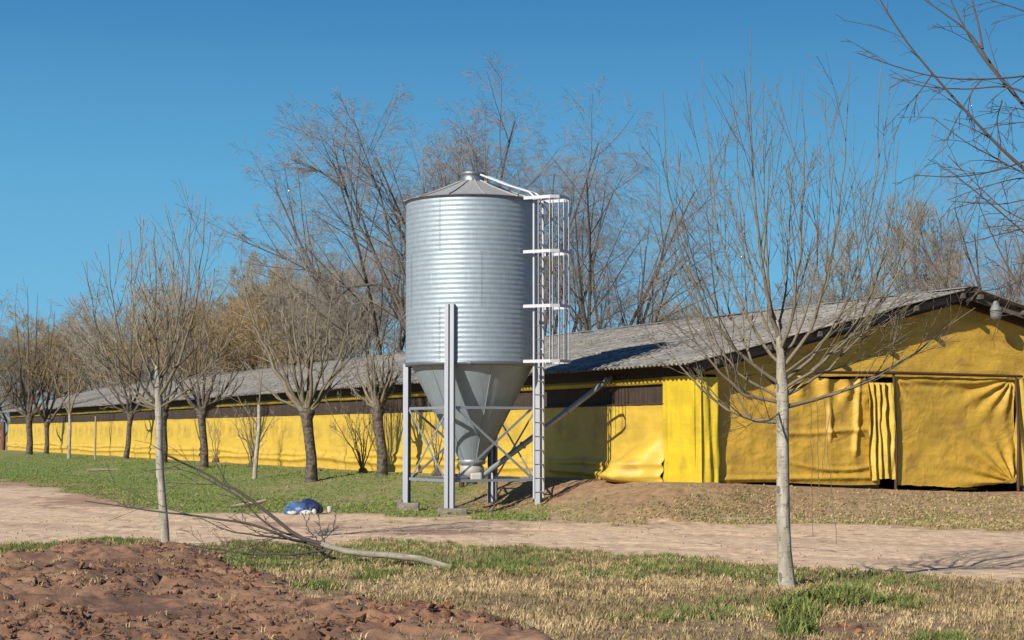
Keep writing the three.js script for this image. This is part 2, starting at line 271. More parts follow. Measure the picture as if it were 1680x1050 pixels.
{ // one sheet to the horizon, cut along the edges of road and heap
  const zs = [], xs = [];
  for (let d = -12; d < 12; d += 1.5) zs.push(-d); for (let d = 12; d < 29; d += 0.065) zs.push(-d); for (let d = 29; d < 46; d += 0.11) zs.push(-d); { let s = 0.12; for (let d = 46; d < 900; d += s, s *= 1.055) zs.push(-d); }
  { const r = []; for (let x = 0.03; x < 11.6; x += 0.072) r.push(x); let s = 0.085; for (let x = 11.6; x < 600; x += s, s *= 1.05) r.push(x); for (let i = r.length - 1; i >= 0; i--) xs.push(-r[i]); xs.push(...r); }
  const nx = xs.length, nz = zs.length, pos = new Float32Array(nx * nz * 3), col = new Float32Array(nx * nz * 3), uv = new Float32Array(nx * nz * 2), kind = new Uint8Array(nx * nz), idx = new Uint32Array((nx - 1) * (nz - 1) * 6);
  for (let j = 0; j < nz; j++) for (let i = 0; i < nx; i++) {
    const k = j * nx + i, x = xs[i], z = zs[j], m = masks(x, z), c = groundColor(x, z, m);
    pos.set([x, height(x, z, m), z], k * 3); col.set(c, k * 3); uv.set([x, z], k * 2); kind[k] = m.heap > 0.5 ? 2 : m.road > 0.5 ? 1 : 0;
  }
  let o = 0; for (let j = 0; j < nz - 1; j++) for (let i = 0; i < nx - 1; i++) { const a = j * nx + i, b = a + nx; idx.set([a, a + 1, b, b, a + 1, b + 1], o); o += 6; }
  const full = new THREE.BufferGeometry(); full.setAttribute('position', new THREE.BufferAttribute(pos, 3)); full.setIndex(new THREE.BufferAttribute(idx, 1)); full.computeVertexNormals();
  const nor = full.attributes.normal.array;
  ['ground', 'dirt_road', 'dirt_heap'].forEach((name, which) => {
    const map = new Int32Array(nx * nz).fill(-1), P = [], N = [], C = [], U = [], I = [];
    for (let q = 0; q < idx.length; q += 6) {
      if (kind[idx[q]] !== which) continue;
      for (let e = 0; e < 6; e++) { const s = idx[q + e]; if (map[s] < 0) { map[s] = P.length / 3; P.push(pos[s * 3], pos[s * 3 + 1], pos[s * 3 + 2]); N.push(nor[s * 3], nor[s * 3 + 1], nor[s * 3 + 2]); C.push(col[s * 3], col[s * 3 + 1], col[s * 3 + 2]); U.push(uv[s * 2], uv[s * 2 + 1]); } I.push(map[s]); }
    }
    const g = new THREE.BufferGeometry(); g.setAttribute('position', new THREE.Float32BufferAttribute(P, 3)); g.setAttribute('normal', new THREE.Float32BufferAttribute(N, 3)); g.setAttribute('color', new THREE.Float32BufferAttribute(C, 3)); g.setAttribute('uv', new THREE.Float32BufferAttribute(U, 2)); g.setIndex(I);
    solo(name, g, M.ground, null, null, null, 'structure');
  });
}

// ---------------------------------------------------------------- the poultry shed
{
  const shed = thing('poultry_shed', 'long low poultry shed hung with yellow tarpaulin curtains under a grey corrugated roof', 'shed', CORNER.clone());
  shed.rotation.y = PHI;                                   // local x runs across the gable, -z along the shed
  const R = rng(11), roofY = (x) => 3.1 + 0.245 * x, SL = Math.atan(0.245), RIDGE = 6.57;
  const fold = (x, y, s) => fbm(x, y, 3, 0, s);
  // side curtains, bay by bay
  const bays = [[1.24, 9.5]]; for (let a = 9.5; a < LONG - 1; a += 10.06) bays.push([a, Math.min(LONG, a + 10.06)]);
  bays.forEach(([a0, a1], k) => {
    const len = a1 - a0, nu = k < 3 ? 200 : 90;
    part('side_curtain', sheet(nu, 40, (u, v) => {
      const a = lerp(a0, a1, u), y = lerp(0.44 + 0.05 * fold(a * 0.6, 7, 401), 2.2, v);
      let x = -0.05 - 0.07 * (1 - v) * (0.6 + fold(a * 0.35, v * 0.8, 403)) - 0.022 * fold(a * 1.2, v * 2.5, 405) - 0.014 * fold(a * 2.2, v * 7, 407);
      x -= 0.085 * Math.exp(-(((v - 0.16 - 0.05 * fold(a * 0.3, 1, 409)) / 0.035) ** 2)) + 0.07 * Math.exp(-(((v - 0.27 - 0.07 * fold(a * 0.25, 4, 411)) / 0.03) ** 2));   // sagging folds near the hem
      if (k === 0) { // the billowed-out hem next to the corner
        const b = Math.exp(-(((a - 2.25) / 0.85) ** 2)) * smooth(0.6, 0.18, v + (a - 2.2) * 0.16) * smooth(0.0, 0.1, v) * smooth(1.24, 1.5, a); x -= 0.85 * b + 0.1 * b * fold(a * 3, v * 9, 415) + 0.12 * smooth(4, 2.5, a) * smooth(0.1, 0.0, v);
      }
      return V(x, y, -a);
    }, len, 1.8), M.yellow, shed, k === 0 ? 'yellow curtain with its hem bulging out beside the corner' : undefined);
    part('curtain_band', sheet(Math.round(nu / 2), 6, (u, v) => { const a = lerp(a0, a1, u), q = v * Math.PI * 1.1; return V(-0.03 - 0.05 * Math.sin(q) - 0.012 * fold(a * 3, v, 421), 2.62 + 0.14 * v + 0.012 * fold(a * 0.8, 3, 423), -a); }, len, 0.2), M.yellow, shed);
    part('shade_net', sheet(20, 2, (u, v) => V(0.045 + 0.008 * fold(u * 30, v, 427), lerp(2.12, 2.7, v), -lerp(a0, a1, u)), len, 0.6), M.net, shed);
    part('curtain_pipe', rod(V(-0.06, 2.205, -a0), V(-0.06, 2.205, -a1), 0.02, 6), M.darkwood, shed);
  });
  // posts along the side, eave beam, plinth
  const postG = box(0.12, 2.62, 0.12, 0.14, 1.74, 0);
  for (let a = 0.2, i = 0; a < LONG; a += 4.02, i++) { const p = part('post', postG, M.darkwood, shed); p.position.z = -a; }
  part('eave_beam', box(0.1, 0.2, LONG - 0.5, 0.07, 2.86, -LONG / 2), M.darkwood, shed);
  part('eave_board', box(0.02, 0.26, LONG - 0.3, 0.0, 2.89, -LONG / 2), M.darkwood, shed);
  part('plinth', mergeGeometries([box(0.14, 0.45, LONG, 0.13, 0.32, -LONG / 2), box(4.3, 0.42, 0.14, 2.4, 0.29, -0.22), box(4.5, 0.42, 0.14, 10.7, 0.2, -0.22)]), M.concrete, shed);
  // corner: flat bright sheet on the side wall, wrapped round the corner post
  part('corner_sheet', sheet(30, 40, (u, v) => V(-0.075 - 0.03 * fold(u * 4, v * 1.6, 431) - 0.02 * ridge(u * 2 + v, v * 3 - u, 2, 432) - 0.02 * Math.exp(-(((u - 0.82) / 0.03) ** 2)), lerp(0.5, 2.76, v), -lerp(0, 1.3, u)), 1.3, 2.3), M.yellowFresh, shed);
  part('corner_wrap', sheet(24, 40, (u, v) => { const t = u * 0.62; return t < 0.16 ? V(-0.07, lerp(0.5, 2.72, v), lerp(0, 0.24, t / 0.16) - 0.002) : V(-0.07 + (t - 0.16) * 0.95 + 0.035 * fold(t * 9, v * 1.8, 433), lerp(0.5, 2.72, v), 0.2 + 0.05 * fold(t * 7, v * 2, 435) + 0.03 * Math.sin(t * 22 + v * 2) * smooth(0.16, 0.3, t) - (t > 0.56 ? (t - 0.56) * 0.8 : 0)); }, 0.62, 2.2), M.yellowFresh, shed);
  part('corner_post', box(0.14, 2.3, 0.14, 0.08, 1.6, 0.04), M.darkwood, shed);
  // gable curtains
  const gableSheet = (x0, x1, lo, hi, nu, nv, f) => sheet(nu, nv, (u, v) => { const x = lerp(x0, x1, u), b = lo(x), t = hi(x); return V(x, lerp(b, t, v), f(x, lerp(b, t, v), u, v)); }, x1 - x0, 2.3);
  const topY = (x) => roofY(x < RIDGE ? x : 2 * RIDGE - x) - 0.16;
  part('upper_gable_sheet', gableSheet(0.05, WIDE - 0.05, () => 2.78, topY, 160, 30, (x, y) => 0.0 + 0.035 * fold(x * 0.9, y * 3, 441) + 0.02 * fold(x * 2, y * 6, 443) + 0.022 * ridge(x * 0.8 - y * 1.2, y * 2.6 + x * 0.5, 3, 445)), M.yellowWorn, shed);
  part('gable_curtain', gableSheet(0.42, 4.42, (x) => 0.545 + 0.045 * Math.sin(x * 1.2), (x) => 2.8 - 0.08 * smooth(2.6, 3.4, x) - 0.05 * fold(x * 3, 2, 447), 150, 80, (x, y, u, v) => {
    let z = 0.02 + 0.04 * fold(x * 0.8, y * 0.9, 451) + 0.012 * fold(x * 3, y * 2, 453) + 0.03 * ridge(x * 1.5 + y * 1.6, y * 2.6 - x * 0.8, 3, 457) * smooth(0.62, 0.8, y);
    z += 0.045 * Math.exp(-(((y - 1.62 - 0.04 * Math.sin(x * 2)) / 0.05) ** 2)) * smooth(1.6, 2.2, x);           // a crease across
    z += 0.05 * Math.exp(-(((y - (0.98 - 0.16 * Math.sin((x - 2.2) * 1.3))) / 0.045) ** 2)) * smooth(2.0, 2.6, x);    // slack swag low down
    z += 0.05 * smooth(0.62, 0.3, v) * 0.4 + 0.055 * Math.exp(-(((y - 0.66) / 0.05) ** 2));                            // hem rolled outward
    z += smooth(2.0, 2.5, y) * 0.05 * Math.sin(x * 11 + 3 * fold(x, y, 455)) * smooth(1.4, 2.2, x);                   // gathers below the rail
    z += 0.07 * Math.exp(-(((x - 3.15 - 0.02 * (y - 1)) / 0.05) ** 2)) * smooth(1.3, 1.6, y) * smooth(2.4, 2.0, y);   // pulled vertical tucks
    z += 0.08 * Math.exp(-(((x - 3.78 + (y - 1.2) * -0.1) / 0.06) ** 2)) * smooth(1.0, 1.3, y);
    return z;
  }), M.yellowWorn, shed, 'slack yellow curtain with creases left of the doorway');
  part('gathered_curtain', gableSheet(4.1, 4.78, (x) => 0.62 + 0.05 * fold(x * 9, 1, 461), () => 2.66, 70, 50, (x, y) => 0.11 + 0.05 * Math.sin(x * 36 + 5 * fold(x * 2.2, y * 0.9, 463)) * (0.45 + 0.9 * Math.abs(fold(x * 5, y * 0.8, 464)) * 2) + 0.05 * fold(x * 8, y * 1.4, 465)), M.yellow, shed, 'bunched vertical pleats of yellow curtain beside the door post');
  part('door_curtain', gableSheet(4.82, 8.12, (x) => 0.5 + 0.07 * Math.sin((x - 4.84) / 3.22 * Math.PI) * -1 + 0.03 * fold(x * 4, 0, 467), () => 2.82, 130, 90, (x, y) => {
    const p = (x - 4.84) / 3.22, q = (y - 0.5) / 2.3;
    let z = 0.03 + 0.1 * Math.sin(p * Math.PI) * Math.sin(q * Math.PI) * -0.6;
    const r1 = Math.hypot(1 - p, 1 - q), a1 = Math.atan2(1 - q, 1 - p), r2 = Math.hypot(1 - p, q), a2 = Math.atan2(q, 1 - p), r3 = Math.hypot(p, 1 - q), a3 = Math.atan2(1 - q, p);
    z += 0.04 * Math.sin(a1 * 15) * smooth(0.75, 0.1, r1) * smooth(0, 0.12, r1) + 0.046 * Math.sin(a2 * 17 + 1) * smooth(0.65, 0.1, r2) * smooth(0, 0.12, r2) + 0.016 * Math.sin(a3 * 14) * smooth(0.5, 0.1, r3) * smooth(0, 0.1, r3);
    z += 0.022 * Math.sin(y * 24 + 2 * fold(x, y, 471)) * smooth(2.45, 2.7, y) + 0.025 * fold(x * 0.9, y * 0.9, 473) + 0.024 * ridge(x * 1.3 - y * 1.2, y * 2.2 + x * 0.7, 3, 475);
    return z;
  }), M.yellowWorn, shed, 'yellow door curtain stretched between two dark posts');
  part('gable_curtain', gableSheet(8.09, WIDE - 0.1, (x) => 0.42 + 0.03 * fold(x * 3, 1, 485), () => 2.8, 120, 50, (x, y) => 0.06 + 0.05 * Math.sin((x + 0.25 * y) * 17 + 2 * fold(x, y, 481)) * smooth(9.6, 8.3, x) + 0.05 * fold(x, y, 483)), M.yellow, shed);
  for (const x of [4.8, 8.13]) part('door_post', new Tubes().tube([V(x, 0.3, 0.1), V(x + 0.02, 1.5, 0.115), V(x - 0.01, 2.86, 0.1)], [0.035, 0.03, 0.03], 8, true).geo(), M.redwood, shed);
  part('lintel', new Tubes().tube([V(2.75, 2.86, 0.1), V(5, 2.875, 0.12), V(8.3, 2.85, 0.1)], [0.03, 0.035, 0.03], 8, true).geo(), M.redwood, shed);
  // roof frame at the gable end: verge rafters, purlin stubs
  for (const s of [1, -1]) {
    const f = (x) => s > 0 ? x : 2 * RIDGE - x;
    part('verge_rafter', bar(V(f(-0.3), roofY(-0.3) - 0.13, 0.36), V(f(RIDGE - 0.02), roofY(RIDGE) - 0.13, 0.36), 0.16, 0.05), M.greywood, shed);
    for (let i = 0; i < 6; i++) { const x = 0.12 + i * 1.24; part('purlin', box(0.07, 0.1, 1.7, f(x), roofY(x) - 0.105, -0.27), M.greywood, shed); }
    part('soffit_board', bar(V(f(0.15), roofY(0.15) - 0.2, 0.03), V(f(RIDGE), roofY(RIDGE) - 0.2, 0.03), 0.2, 0.04), M.darkwood, shed);
  }
  // corrugated sheets, lapped row on row
  const sheetGeo = (len, w) => {
    const nu = 36, top = (u, v, o) => V(u * len, o + 0.026 * Math.cos(u * 0) * Math.sin(v * w / 0.177 * 2 * Math.PI), -v * w), parts = [];
    parts.push(sheet(1, nu, (u, v) => top(u, v, 0.007), len, w), sheet(1, nu, (u, v) => top(u, v, -0.003), len, w), sheet(1, nu, (u, v) => top(0, v, lerp(0.007, -0.003, u))), sheet(1, nu, (u, v) => top(1, v, lerp(0.007, -0.003, u))), sheet(1, 1, (u, v) => top(u, 0, lerp(0.007, -0.003, v))));
    return mergeGeometries(parts);
  };
  const SW = 1.062, colN = Math.ceil((LONG + 1.1) / SW), rowL = 2.5, geos = [0, 1, 2].map((k) => { const g = sheetGeo(rowL, SW + 0.09); const uv = g.attributes.uv; for (let i = 0; i < uv.count; i++) uv.setXY(i, uv.getX(i) + k * 0.77, uv.getY(i) + k * 1.31); return g; });
  const far = [];
  for (let c = 0; c < colN; c++) for (let r = 0; r < 3; r++) {
    const x0 = -0.55 + r * 2.3, m = new THREE.Mesh(geos[(c * 7 + r * 5 + Math.floor(R() * 3)) % 3], roofMats[Math.floor(R() * 5)]);
    m.name = 'roof_sheet'; m.castShadow = m.receiveShadow = true;
    m.rotation.set((R() - 0.5) * 0.006, 0, SL + (R() - 0.5) * 0.008 - 0.004); m.position.set(x0 * 1, roofY(x0) + 0.004 + r * 0.011 + (c % 2) * 0.006 + R() * 0.004, 0.56 - c * SW + (R() - 0.5) * 0.02);
    shed.add(m);
    const q = geos[0].clone().rotateZ(SL).translate(x0, roofY(x0) + r * 0.011 + (c % 2) * 0.006, 0.56 - c * SW); q.scale(-1, 1, 1).translate(2 * RIDGE, 0, 0); q.index.array.reverse(); far.push(q);
  }
  tag(part('far_roof_slope', mergeGeometries(far), roofMats[1], shed), null, null, null, 'stuff');
  for (let c = 0; c < 36; c++) part('ridge_cap', sheet(10, 2, (u, v) => { const x = (u - 0.5) * 0.5; return V(RIDGE + x, roofY(RIDGE) + 0.062 - Math.abs(x) * 0.245 + 0.008 * (c % 2), 0.6 - (c + v * 1.04) * 2.55); }, 0.5, 2.5), roofMats[c % 5], shed);
  // back and far walls
  part('rear_curtain', sheet(60, 6, (u, v) => V(WIDE + 0.02, lerp(0.4, 2.9, v), -u * LONG), LONG, 2.5), M.yellow, shed);
  part('far_gable_sheet', sheet(20, 8, (u, v) => { const x = u * WIDE; return V(x, lerp(0.3, topY(x) - 0.02, v), -LONG); }, WIDE, 4), M.yellow, shed);

  // lamp under the gable peak
  const q = shed.localToWorld(V(7.3, 4.47, 0.42)); shed.updateMatrixWorld(true); const lp = V(7.3, 4.48, 0.44).applyMatrix4(shed.matrixWorld);
  const lamp = thing('hanging_lamp', 'grey domed lamp hanging under the peak of the yellow gable', 'lamp', lp);
  part('lamp_shade', new THREE.LatheGeometry([[0.02, 0], [0.05, -0.02], [0.075, -0.1], [0.13, -0.17], [0.14, -0.22], [0.12, -0.22], [0.0, -0.2]].map((a) => new THREE.Vector2(...a)), 24), M.lampGrey, lamp);
  part('lamp_globe', new THREE.LatheGeometry([[0.12, -0.22], [0.125, -0.3], [0.11, -0.38], [0.06, -0.42], [0, -0.43]].map((a) => new THREE.Vector2(...a)), 24), M.lampGlass, lamp);
  part('hook', rod(V(0, 0, 0), V(0, 0.09, 0), 0.012, 6), M.steelDark, lamp);
}

// ---------------------------------------------------------------- the feed silo
const SILO = V(-0.854, -0.06, -36.5);
{
  const y = (py) => at(774, py, 36.5).y - SILO.y, R0 = 1.415;
  const silo = thing('feed_silo', 'tall corrugated galvanised feed silo with cone hopper, caged ladder and four legs', 'silo', SILO.clone());
  const yB = y(598), yT = y(334), pitch = 0.1016, ringH = (yT - yB) / 3;
  for (let k = 0; k < 3; k++) for (let s = 0; s < 5; s++) {
    const pts = [], n = Math.round(ringH / pitch * 10), extra = (s % 2) * 0.004 + k * 0.001;
    for (let i = 0; i <= n; i++) { const yy = yB + k * ringH + i / n * ringH; pts.push(new THREE.Vector2(R0 + extra + 0.0034 * Math.sin((yy - yB) / pitch * 2 * Math.PI), yy)); }
    const ph = (k % 2 ? 0.14 : 0.14 + Math.PI / 5) + s * 2 * Math.PI / 5;
    const g = new THREE.LatheGeometry(pts, 20, ph, 2 * Math.PI / 5 + 0.03); const uv = g.attributes.uv; for (let i = 0; i < uv.count; i++) uv.setXY(i, uv.getX(i) * 1.8 + s * 0.37, uv.getY(i) * 1.15 + k * 0.29);
    const m = part('wall_sheet', g, M.zinc, silo);
    const b = []; for (let i = 0; i < 23; i++) { const yy = yB + k * ringH + (i + 0.5) / 23 * ringH; b.push(new THREE.SphereGeometry(0.009, 6, 4).translate(Math.sin(ph + 0.015) * (R0 + 0.014), yy, Math.cos(ph + 0.015) * (R0 + 0.014))); }
    part('bolt_row', mergeGeometries(b), M.zincLeg, m);
  }
  part('eave_ring', new THREE.LatheGeometry([[R0 - 0.02, yT - 0.03], [R0 + 0.03, yT - 0.03], [R0 + 0.03, yT + 0.015], [R0 - 0.02, yT + 0.02]].map((a) => new THREE.Vector2(...a)), 80), M.zincCone, silo);
  part('base_ring', new THREE.LatheGeometry([[R0 - 0.05, yB - 0.06], [R0 + 0.012, yB - 0.05], [R0 + 0.016, yB + 0.02], [R0 - 0.02, yB + 0.02]].map((a) => new THREE.Vector2(...a)), 80), M.zincCone, silo);
  // roof of folded panels
  const yE = yT + 0.0, yC = y(299), rIn = 0.27;
  const prof = (t) => [lerp(R0 + 0.06, rIn, t), lerp(yE, yC, t * 0.8 + 0.2 * t * t)];
  for (let s = 0; s < 12; s++) {
    const ph = s * Math.PI / 6 + 0.2, pts = []; for (let i = 0; i <= 8; i++) pts.push(new THREE.Vector2(...prof(i / 8)));
    const pan = part('roof_panel', new THREE.LatheGeometry(pts, 3, ph, Math.PI / 6), M.zincRoof, silo);
    const rib = []; for (let i = 0; i <= 8; i++) { const [r, yy] = prof(i / 8); rib.push(V(Math.sin(ph) * r, yy + 0.012, Math.cos(ph) * r)); }
    part('roof_rib', new Tubes().tube(rib, rib.map(() => 0.018), 6, true).geo(), M.zincRoof, pan);
  }
  part('filler_lid', new THREE.LatheGeometry([[0.3, yC - 0.03], [0.26, yC + 0.02], [0.25, yC + 0.13], [0.275, yC + 0.135], [0.28, yC + 0.19], [0.26, yC + 0.2], [0.1, yC + 0.235], [0, yC + 0.24]].map((a) => new THREE.Vector2(...a)), 40), M.zincCone, silo);
  // hopper
  const yH0 = y(601), yH1 = y(756);
  for (let s = 0; s < 6; s++) {
    const ph = s * Math.PI / 3 + 0.35, e = (s % 2) * 0.005;
    const hs = part('hopper_sheet', new THREE.LatheGeometry([[1.3, 0], [1.05, 0.24], [0.75, 0.53], [0.5, 0.77], [0.26, 1]].map(([r, t]) => new THREE.Vector2(r + e, lerp(yH0, yH1, t))), 12, ph, Math.PI / 3 + 0.03), M.zinc, silo);
    part('seam', rod(V(Math.sin(ph) * 1.31, yH0, Math.cos(ph) * 1.31), V(Math.sin(ph) * 0.27, yH1, Math.cos(ph) * 0.27), 0.012, 6), M.zinc, hs);
  }
  part('hopper_collar', new THREE.LatheGeometry([[0.26, yH1 + 0.02], [0.29, yH1 + 0.02], [0.29, yH1 - 0.06], [0.2, yH1 - 0.1]].map((a) => new THREE.Vector2(...a)), 32), M.zincLeg, silo);
  part('outlet_boot', mergeGeometries([new THREE.LatheGeometry([[0.2, yH1 - 0.08], [0.25, yH1 - 0.12], [0.27, yH1 - 0.24], [0.2, yH1 - 0.34], [0.12, yH1 - 0.4], [0.12, yH1 - 0.5], [0, yH1 - 0.5]].map((a) => new THREE.Vector2(...a)), 28).toNonIndexed(), new RoundedBoxGeometry(0.26, 0.2, 0.3, 3, 0.05).translate(0.1, yH1 - 0.34, 0.12)].map((g) => { g.deleteAttribute('uv'); return g.index ? g.toNonIndexed() : g; })), M.boot, silo);
  part('motor', mergeGeometries([new THREE.CylinderGeometry(0.09, 0.09, 0.34, 20).rotateZ(Math.PI / 2).translate(-0.24, yH1 - 0.36, 0.12), new THREE.CylinderGeometry(0.06, 0.06, 0.08, 16).rotateZ(Math.PI / 2).translate(-0.44, yH1 - 0.36, 0.12)]), M.steelDark, silo);
  // legs: front, right, rear, left
  const A0 = -16.7 * Math.PI / 180, RL = 1.455, legTop = y(507), legPos = [];
  const legG = mergeGeometries([box(0.078, legTop, 0.006, -0.058, legTop / 2, 0.11), box(0.006, legTop, 0.11, -0.097, legTop / 2, 0.055), box(0.006, legTop, 0.085, -0.019, legTop / 2, 0.067), box(0.078, legTop, 0.006, 0.058, legTop / 2, 0.11), box(0.006, legTop, 0.11, 0.097, legTop / 2, 0.055), box(0.006, legTop, 0.085, 0.019, legTop / 2, 0.067), box(0.04, legTop, 0.005, 0, legTop / 2, 0.022), box(0.24, 0.014, 0.2, 0, 0.09, 0.06)]);
  for (let k = 0; k < 4; k++) { const a = A0 + k * Math.PI / 2, l = part('leg', legG, M.zincLeg, silo); l.rotation.y = a; if (k > 1) l.scale.y = (yB + 0.02) / legTop; l.position.set(Math.sin(a) * (RL - 0.035), 0.0, Math.cos(a) * (RL - 0.035)); legPos.push(V(Math.sin(a) * (RL + 0.01), 0, Math.cos(a) * (RL + 0.01))); }
  for (let k = 0; k < 4; k++) {
    const p = legPos[k], q = legPos[(k + 1) % 4], P = (v, h) => V(v.x, h, v.z), hi = y(670), lo = y(786), t0 = p.clone().lerp(q, 0.07), t1 = p.clone().lerp(q, 0.93);
    part('tie_bar', bar(P(t0, hi), P(t1, hi), 0.055, 0.05), M.zincLeg, silo); part('tie_bar', bar(P(t0, lo), P(t1, lo), 0.055, 0.05), M.zincLeg, silo);
    const out = p.clone().add(q).normalize().multiplyScalar(0.03);
    part('cross_brace', bar(P(t0, hi - 0.02).add(out), P(t1, lo + 0.02).add(out), 0.05, 0.008), M.zincLeg, silo); part('cross_brace', bar(P(t0, lo + 0.02).sub(out), P(t1, hi - 0.02).sub(out), 0.05, 0.008), M.zincLeg, silo);
  }
  // caged ladder
  const la = 63 * Math.PI / 180, er = V(Math.sin(la), 0, Math.cos(la)), et = V(-Math.cos(la), 0, Math.sin(la));      // et points to the camera's side
  const L = (r, t, h) => er.clone().multiplyScalar(r).addScaledVector(et, t).setY(h);
  const rTop = y(331), rLow = y(815), cageLow = y(596), hoops = [335, 421, 508, 596].map(y);
  for (const t of [0.22, -0.22]) part('ladder_rail', rod(L(R0 + 0.17, t, rLow), L(R0 + 0.17, t, rTop), 0.026), M.zincBright, silo);
  for (let h = rLow + 0.12; h < rTop; h += 0.29) part('rung', rod(L(R0 + 0.17, 0.22, h), L(R0 + 0.17, -0.22, h), 0.014, 6), M.zincBright, silo);
  for (const h of hoops) {
    const c = [[R0 - 0.01, 0.36], [R0 + 0.62, 0.36], [R0 + 0.78, 0.26], [R0 + 0.83, 0.0], [R0 + 0.78, -0.26], [R0 + 0.62, -0.36], [R0 - 0.01, -0.36]];
    part('cage_hoop', mergeGeometries(c.slice(1).map((q, i) => bar(L(c[i][0], c[i][1], h), L(q[0], q[1], h), 0.065, 0.014))), M.zincBright, silo);
  }
  for (const [r, t] of [[R0 + 0.34, 0.345], [R0 + 0.605, 0.345], [R0 + 0.765, 0.25], [R0 + 0.81, 0.0], [R0 + 0.765, -0.25], [R0 + 0.605, -0.345], [R0 + 0.34, -0.345]]) part('cage_strap', bar(L(r, t, cageLow - 0.03), L(r, t, rTop - 0.03), 0.04, 0.01, et), M.zincBright, silo);
  for (const h of [y(575), y(352)]) for (const t of [-0.22]) part('ladder_bracket', rod(L(R0 - (h < yB ? 0.3 : 0.02), t, h), L(R0 + 0.17, t, h), 0.014, 6), M.zincBright, silo);
  // roof ladder up to the lid
  const rr = (t) => { const [r, h] = prof(t); return [r, h + 0.13]; };
  for (const t of [0.18, -0.18]) part('roof_rail', new Tubes().tube([L(R0 + 0.17, t, rTop - 0.02), L(...rr(0.02).slice(0, 1), t, rr(0.02)[1]), L(rr(0.5)[0], t, rr(0.5)[1]), L(rr(0.98)[0], t, rr(0.98)[1] + 0.0)], [0.026, 0.026, 0.026, 0.026], 8, true).geo(), M.zincBright, silo);
  for (let i = 0; i < 6; i++) { const [r, h] = rr(0.06 + i * 0.17); part('roof_rung', rod(L(r, 0.18, h), L(r, -0.18, h), 0.014, 6), M.zincBright, silo); }
  // concrete pads under the legs
  const where = ['front', 'right', 'rear', 'left'];
  for (let k = 0; k < 4; k++) {
    const p = legPos[k].clone().add(SILO), w = [0.56, 0.34, 0.3, 0.46][k], h = [0.16, 0.14, 0.16, 0.2][k];
    const g = new RoundedBoxGeometry(w, h + 0.15, w * 0.9, 3, 0.02).translate(k === 3 ? -0.03 : 0.05, h / 2 - 0.075 - 0.04, 0);
    const m = solo('concrete_footing', g, M.concrete, `${['low wide concrete pad under the nearest, double silo leg', 'small concrete pad under the right silo leg by the ladder', 'concrete pad under the rear silo leg behind the hopper outlet', 'blocky concrete pad under the left silo leg'][k]}`, 'concrete pad', 'pads under the silo legs');
    m.position.set(p.x, SILO.y, p.z); m.rotation.y = 0.15 + k;
  }
  // loose block on the left pad
  const lb = legPos[3].clone().add(SILO); const blk = solo('concrete_block', new RoundedBoxGeometry(0.16, 0.07, 0.16, 2, 0.012), M.concrete, 'small loose concrete block lying on the left silo pad', 'block'); blk.position.set(lb.x - 0.18, SILO.y + 0.19, lb.z + 0.02);
  // auger tube from the boot up into the shed
  const a0 = V(0.12, y(787), 0.12).add(SILO), a1 = at(1003, 619, 37.75);
  const aug = thing('feed_auger', 'sloping galvanised auger tube running from the silo outlet up to the shed wall', 'auger', a0.clone());
  const d = a1.clone().sub(a0);
  part('auger_tube', rod(V(0, 0, 0), d, 0.062, 16), M.zincLeg, aug);
  for (const t of [0.02, 0.33, 0.66, 0.97]) { const c = d.clone().multiplyScalar(t), n = d.clone().normalize(); part('flange', rod(c.clone().addScaledVector(n, -0.02), c.clone().addScaledVector(n, 0.02), 0.085, 16), M.zincLeg, aug); }
}

// ---------------------------------------------------------------- trees
const perp = (d, R) => { const v = V(R() - 0.5, R() - 0.5, R() - 0.5); v.addScaledVector(d, -v.dot(d)); return v.normalize(); };
function sample(pts, rads, t) { const f = t * (pts.length - 1), i = Math.min(pts.length - 2, Math.floor(f)), k = f - i; return { p: pts[i].clone().lerp(pts[i + 1], k), d: pts[i + 1].clone().sub(pts[i]).normalize(), r: lerp(rads[i], rads[i + 1], k) }; }
function branch(c, lvl, p, dir, len, r0) {               // grows one branch and its children
  const S = c.levels[lvl], n = S.seg, pts = [p.clone()], rads = [r0], d = dir.clone();
  for (let i = 1; i <= n; i++) {
    d.x += (c.R() - 0.5) * S.wig; d.y += (c.R() - 0.5) * S.wig + S.up * (S.droop ? (i / n - 0.3) * 2 : 1) / n; d.z += (c.R() - 0.5) * S.wig; d.normalize();
    pts.push(pts[i - 1].clone().addScaledVector(d, len / n)); rads.push(lerp(r0, Math.max(c.rmin, r0 * (S.taper ?? 0.3)), i / n));
  }
  c.target(lvl).tube(pts, rads, S.sides);
  spawn(c, lvl, pts, rads, len);
}
function spawn(c, lvl, pts, rads, len) {
  const S = c.levels[lvl], N = c.levels[lvl + 1]; if (!N || !S.n) return;
  const n = Math.round(S.n * (0.75 + 0.5 * c.R()));
  for (let i = 0; i < n; i++) {
    const t = lerp(S.t0 ?? 0.25, S.t1 ?? 1, (i + c.R()) / n), s = sample(pts, rads, Math.min(0.999, t)), an = lerp(S.ang[0], S.ang[1], c.R()), ax = perp(s.d, c.R);
    const d = s.d.clone().multiplyScalar(Math.cos(an)).addScaledVector(ax, Math.sin(an)).normalize();
    branch(c, lvl + 1, s.p, d, len * lerp(S.rat[0], S.rat[1], c.R()) * (1.15 - 0.6 * t), Math.max(c.rmin, Math.min(s.r * 0.75, s.r * (S.rr ?? 0.6))));
  }
}
function bez(p0, p1, p2, p3, n) { const o = []; for (let i = 0; i <= n; i++) { const t = i / n, u = 1 - t; o.push(V(0, 0, 0).addScaledVector(p0, u * u * u).addScaledVector(p1, 3 * u * u * t).addScaledVector(p2, 3 * u * t * t).addScaledVector(p3, t * t * t)); } return o; }
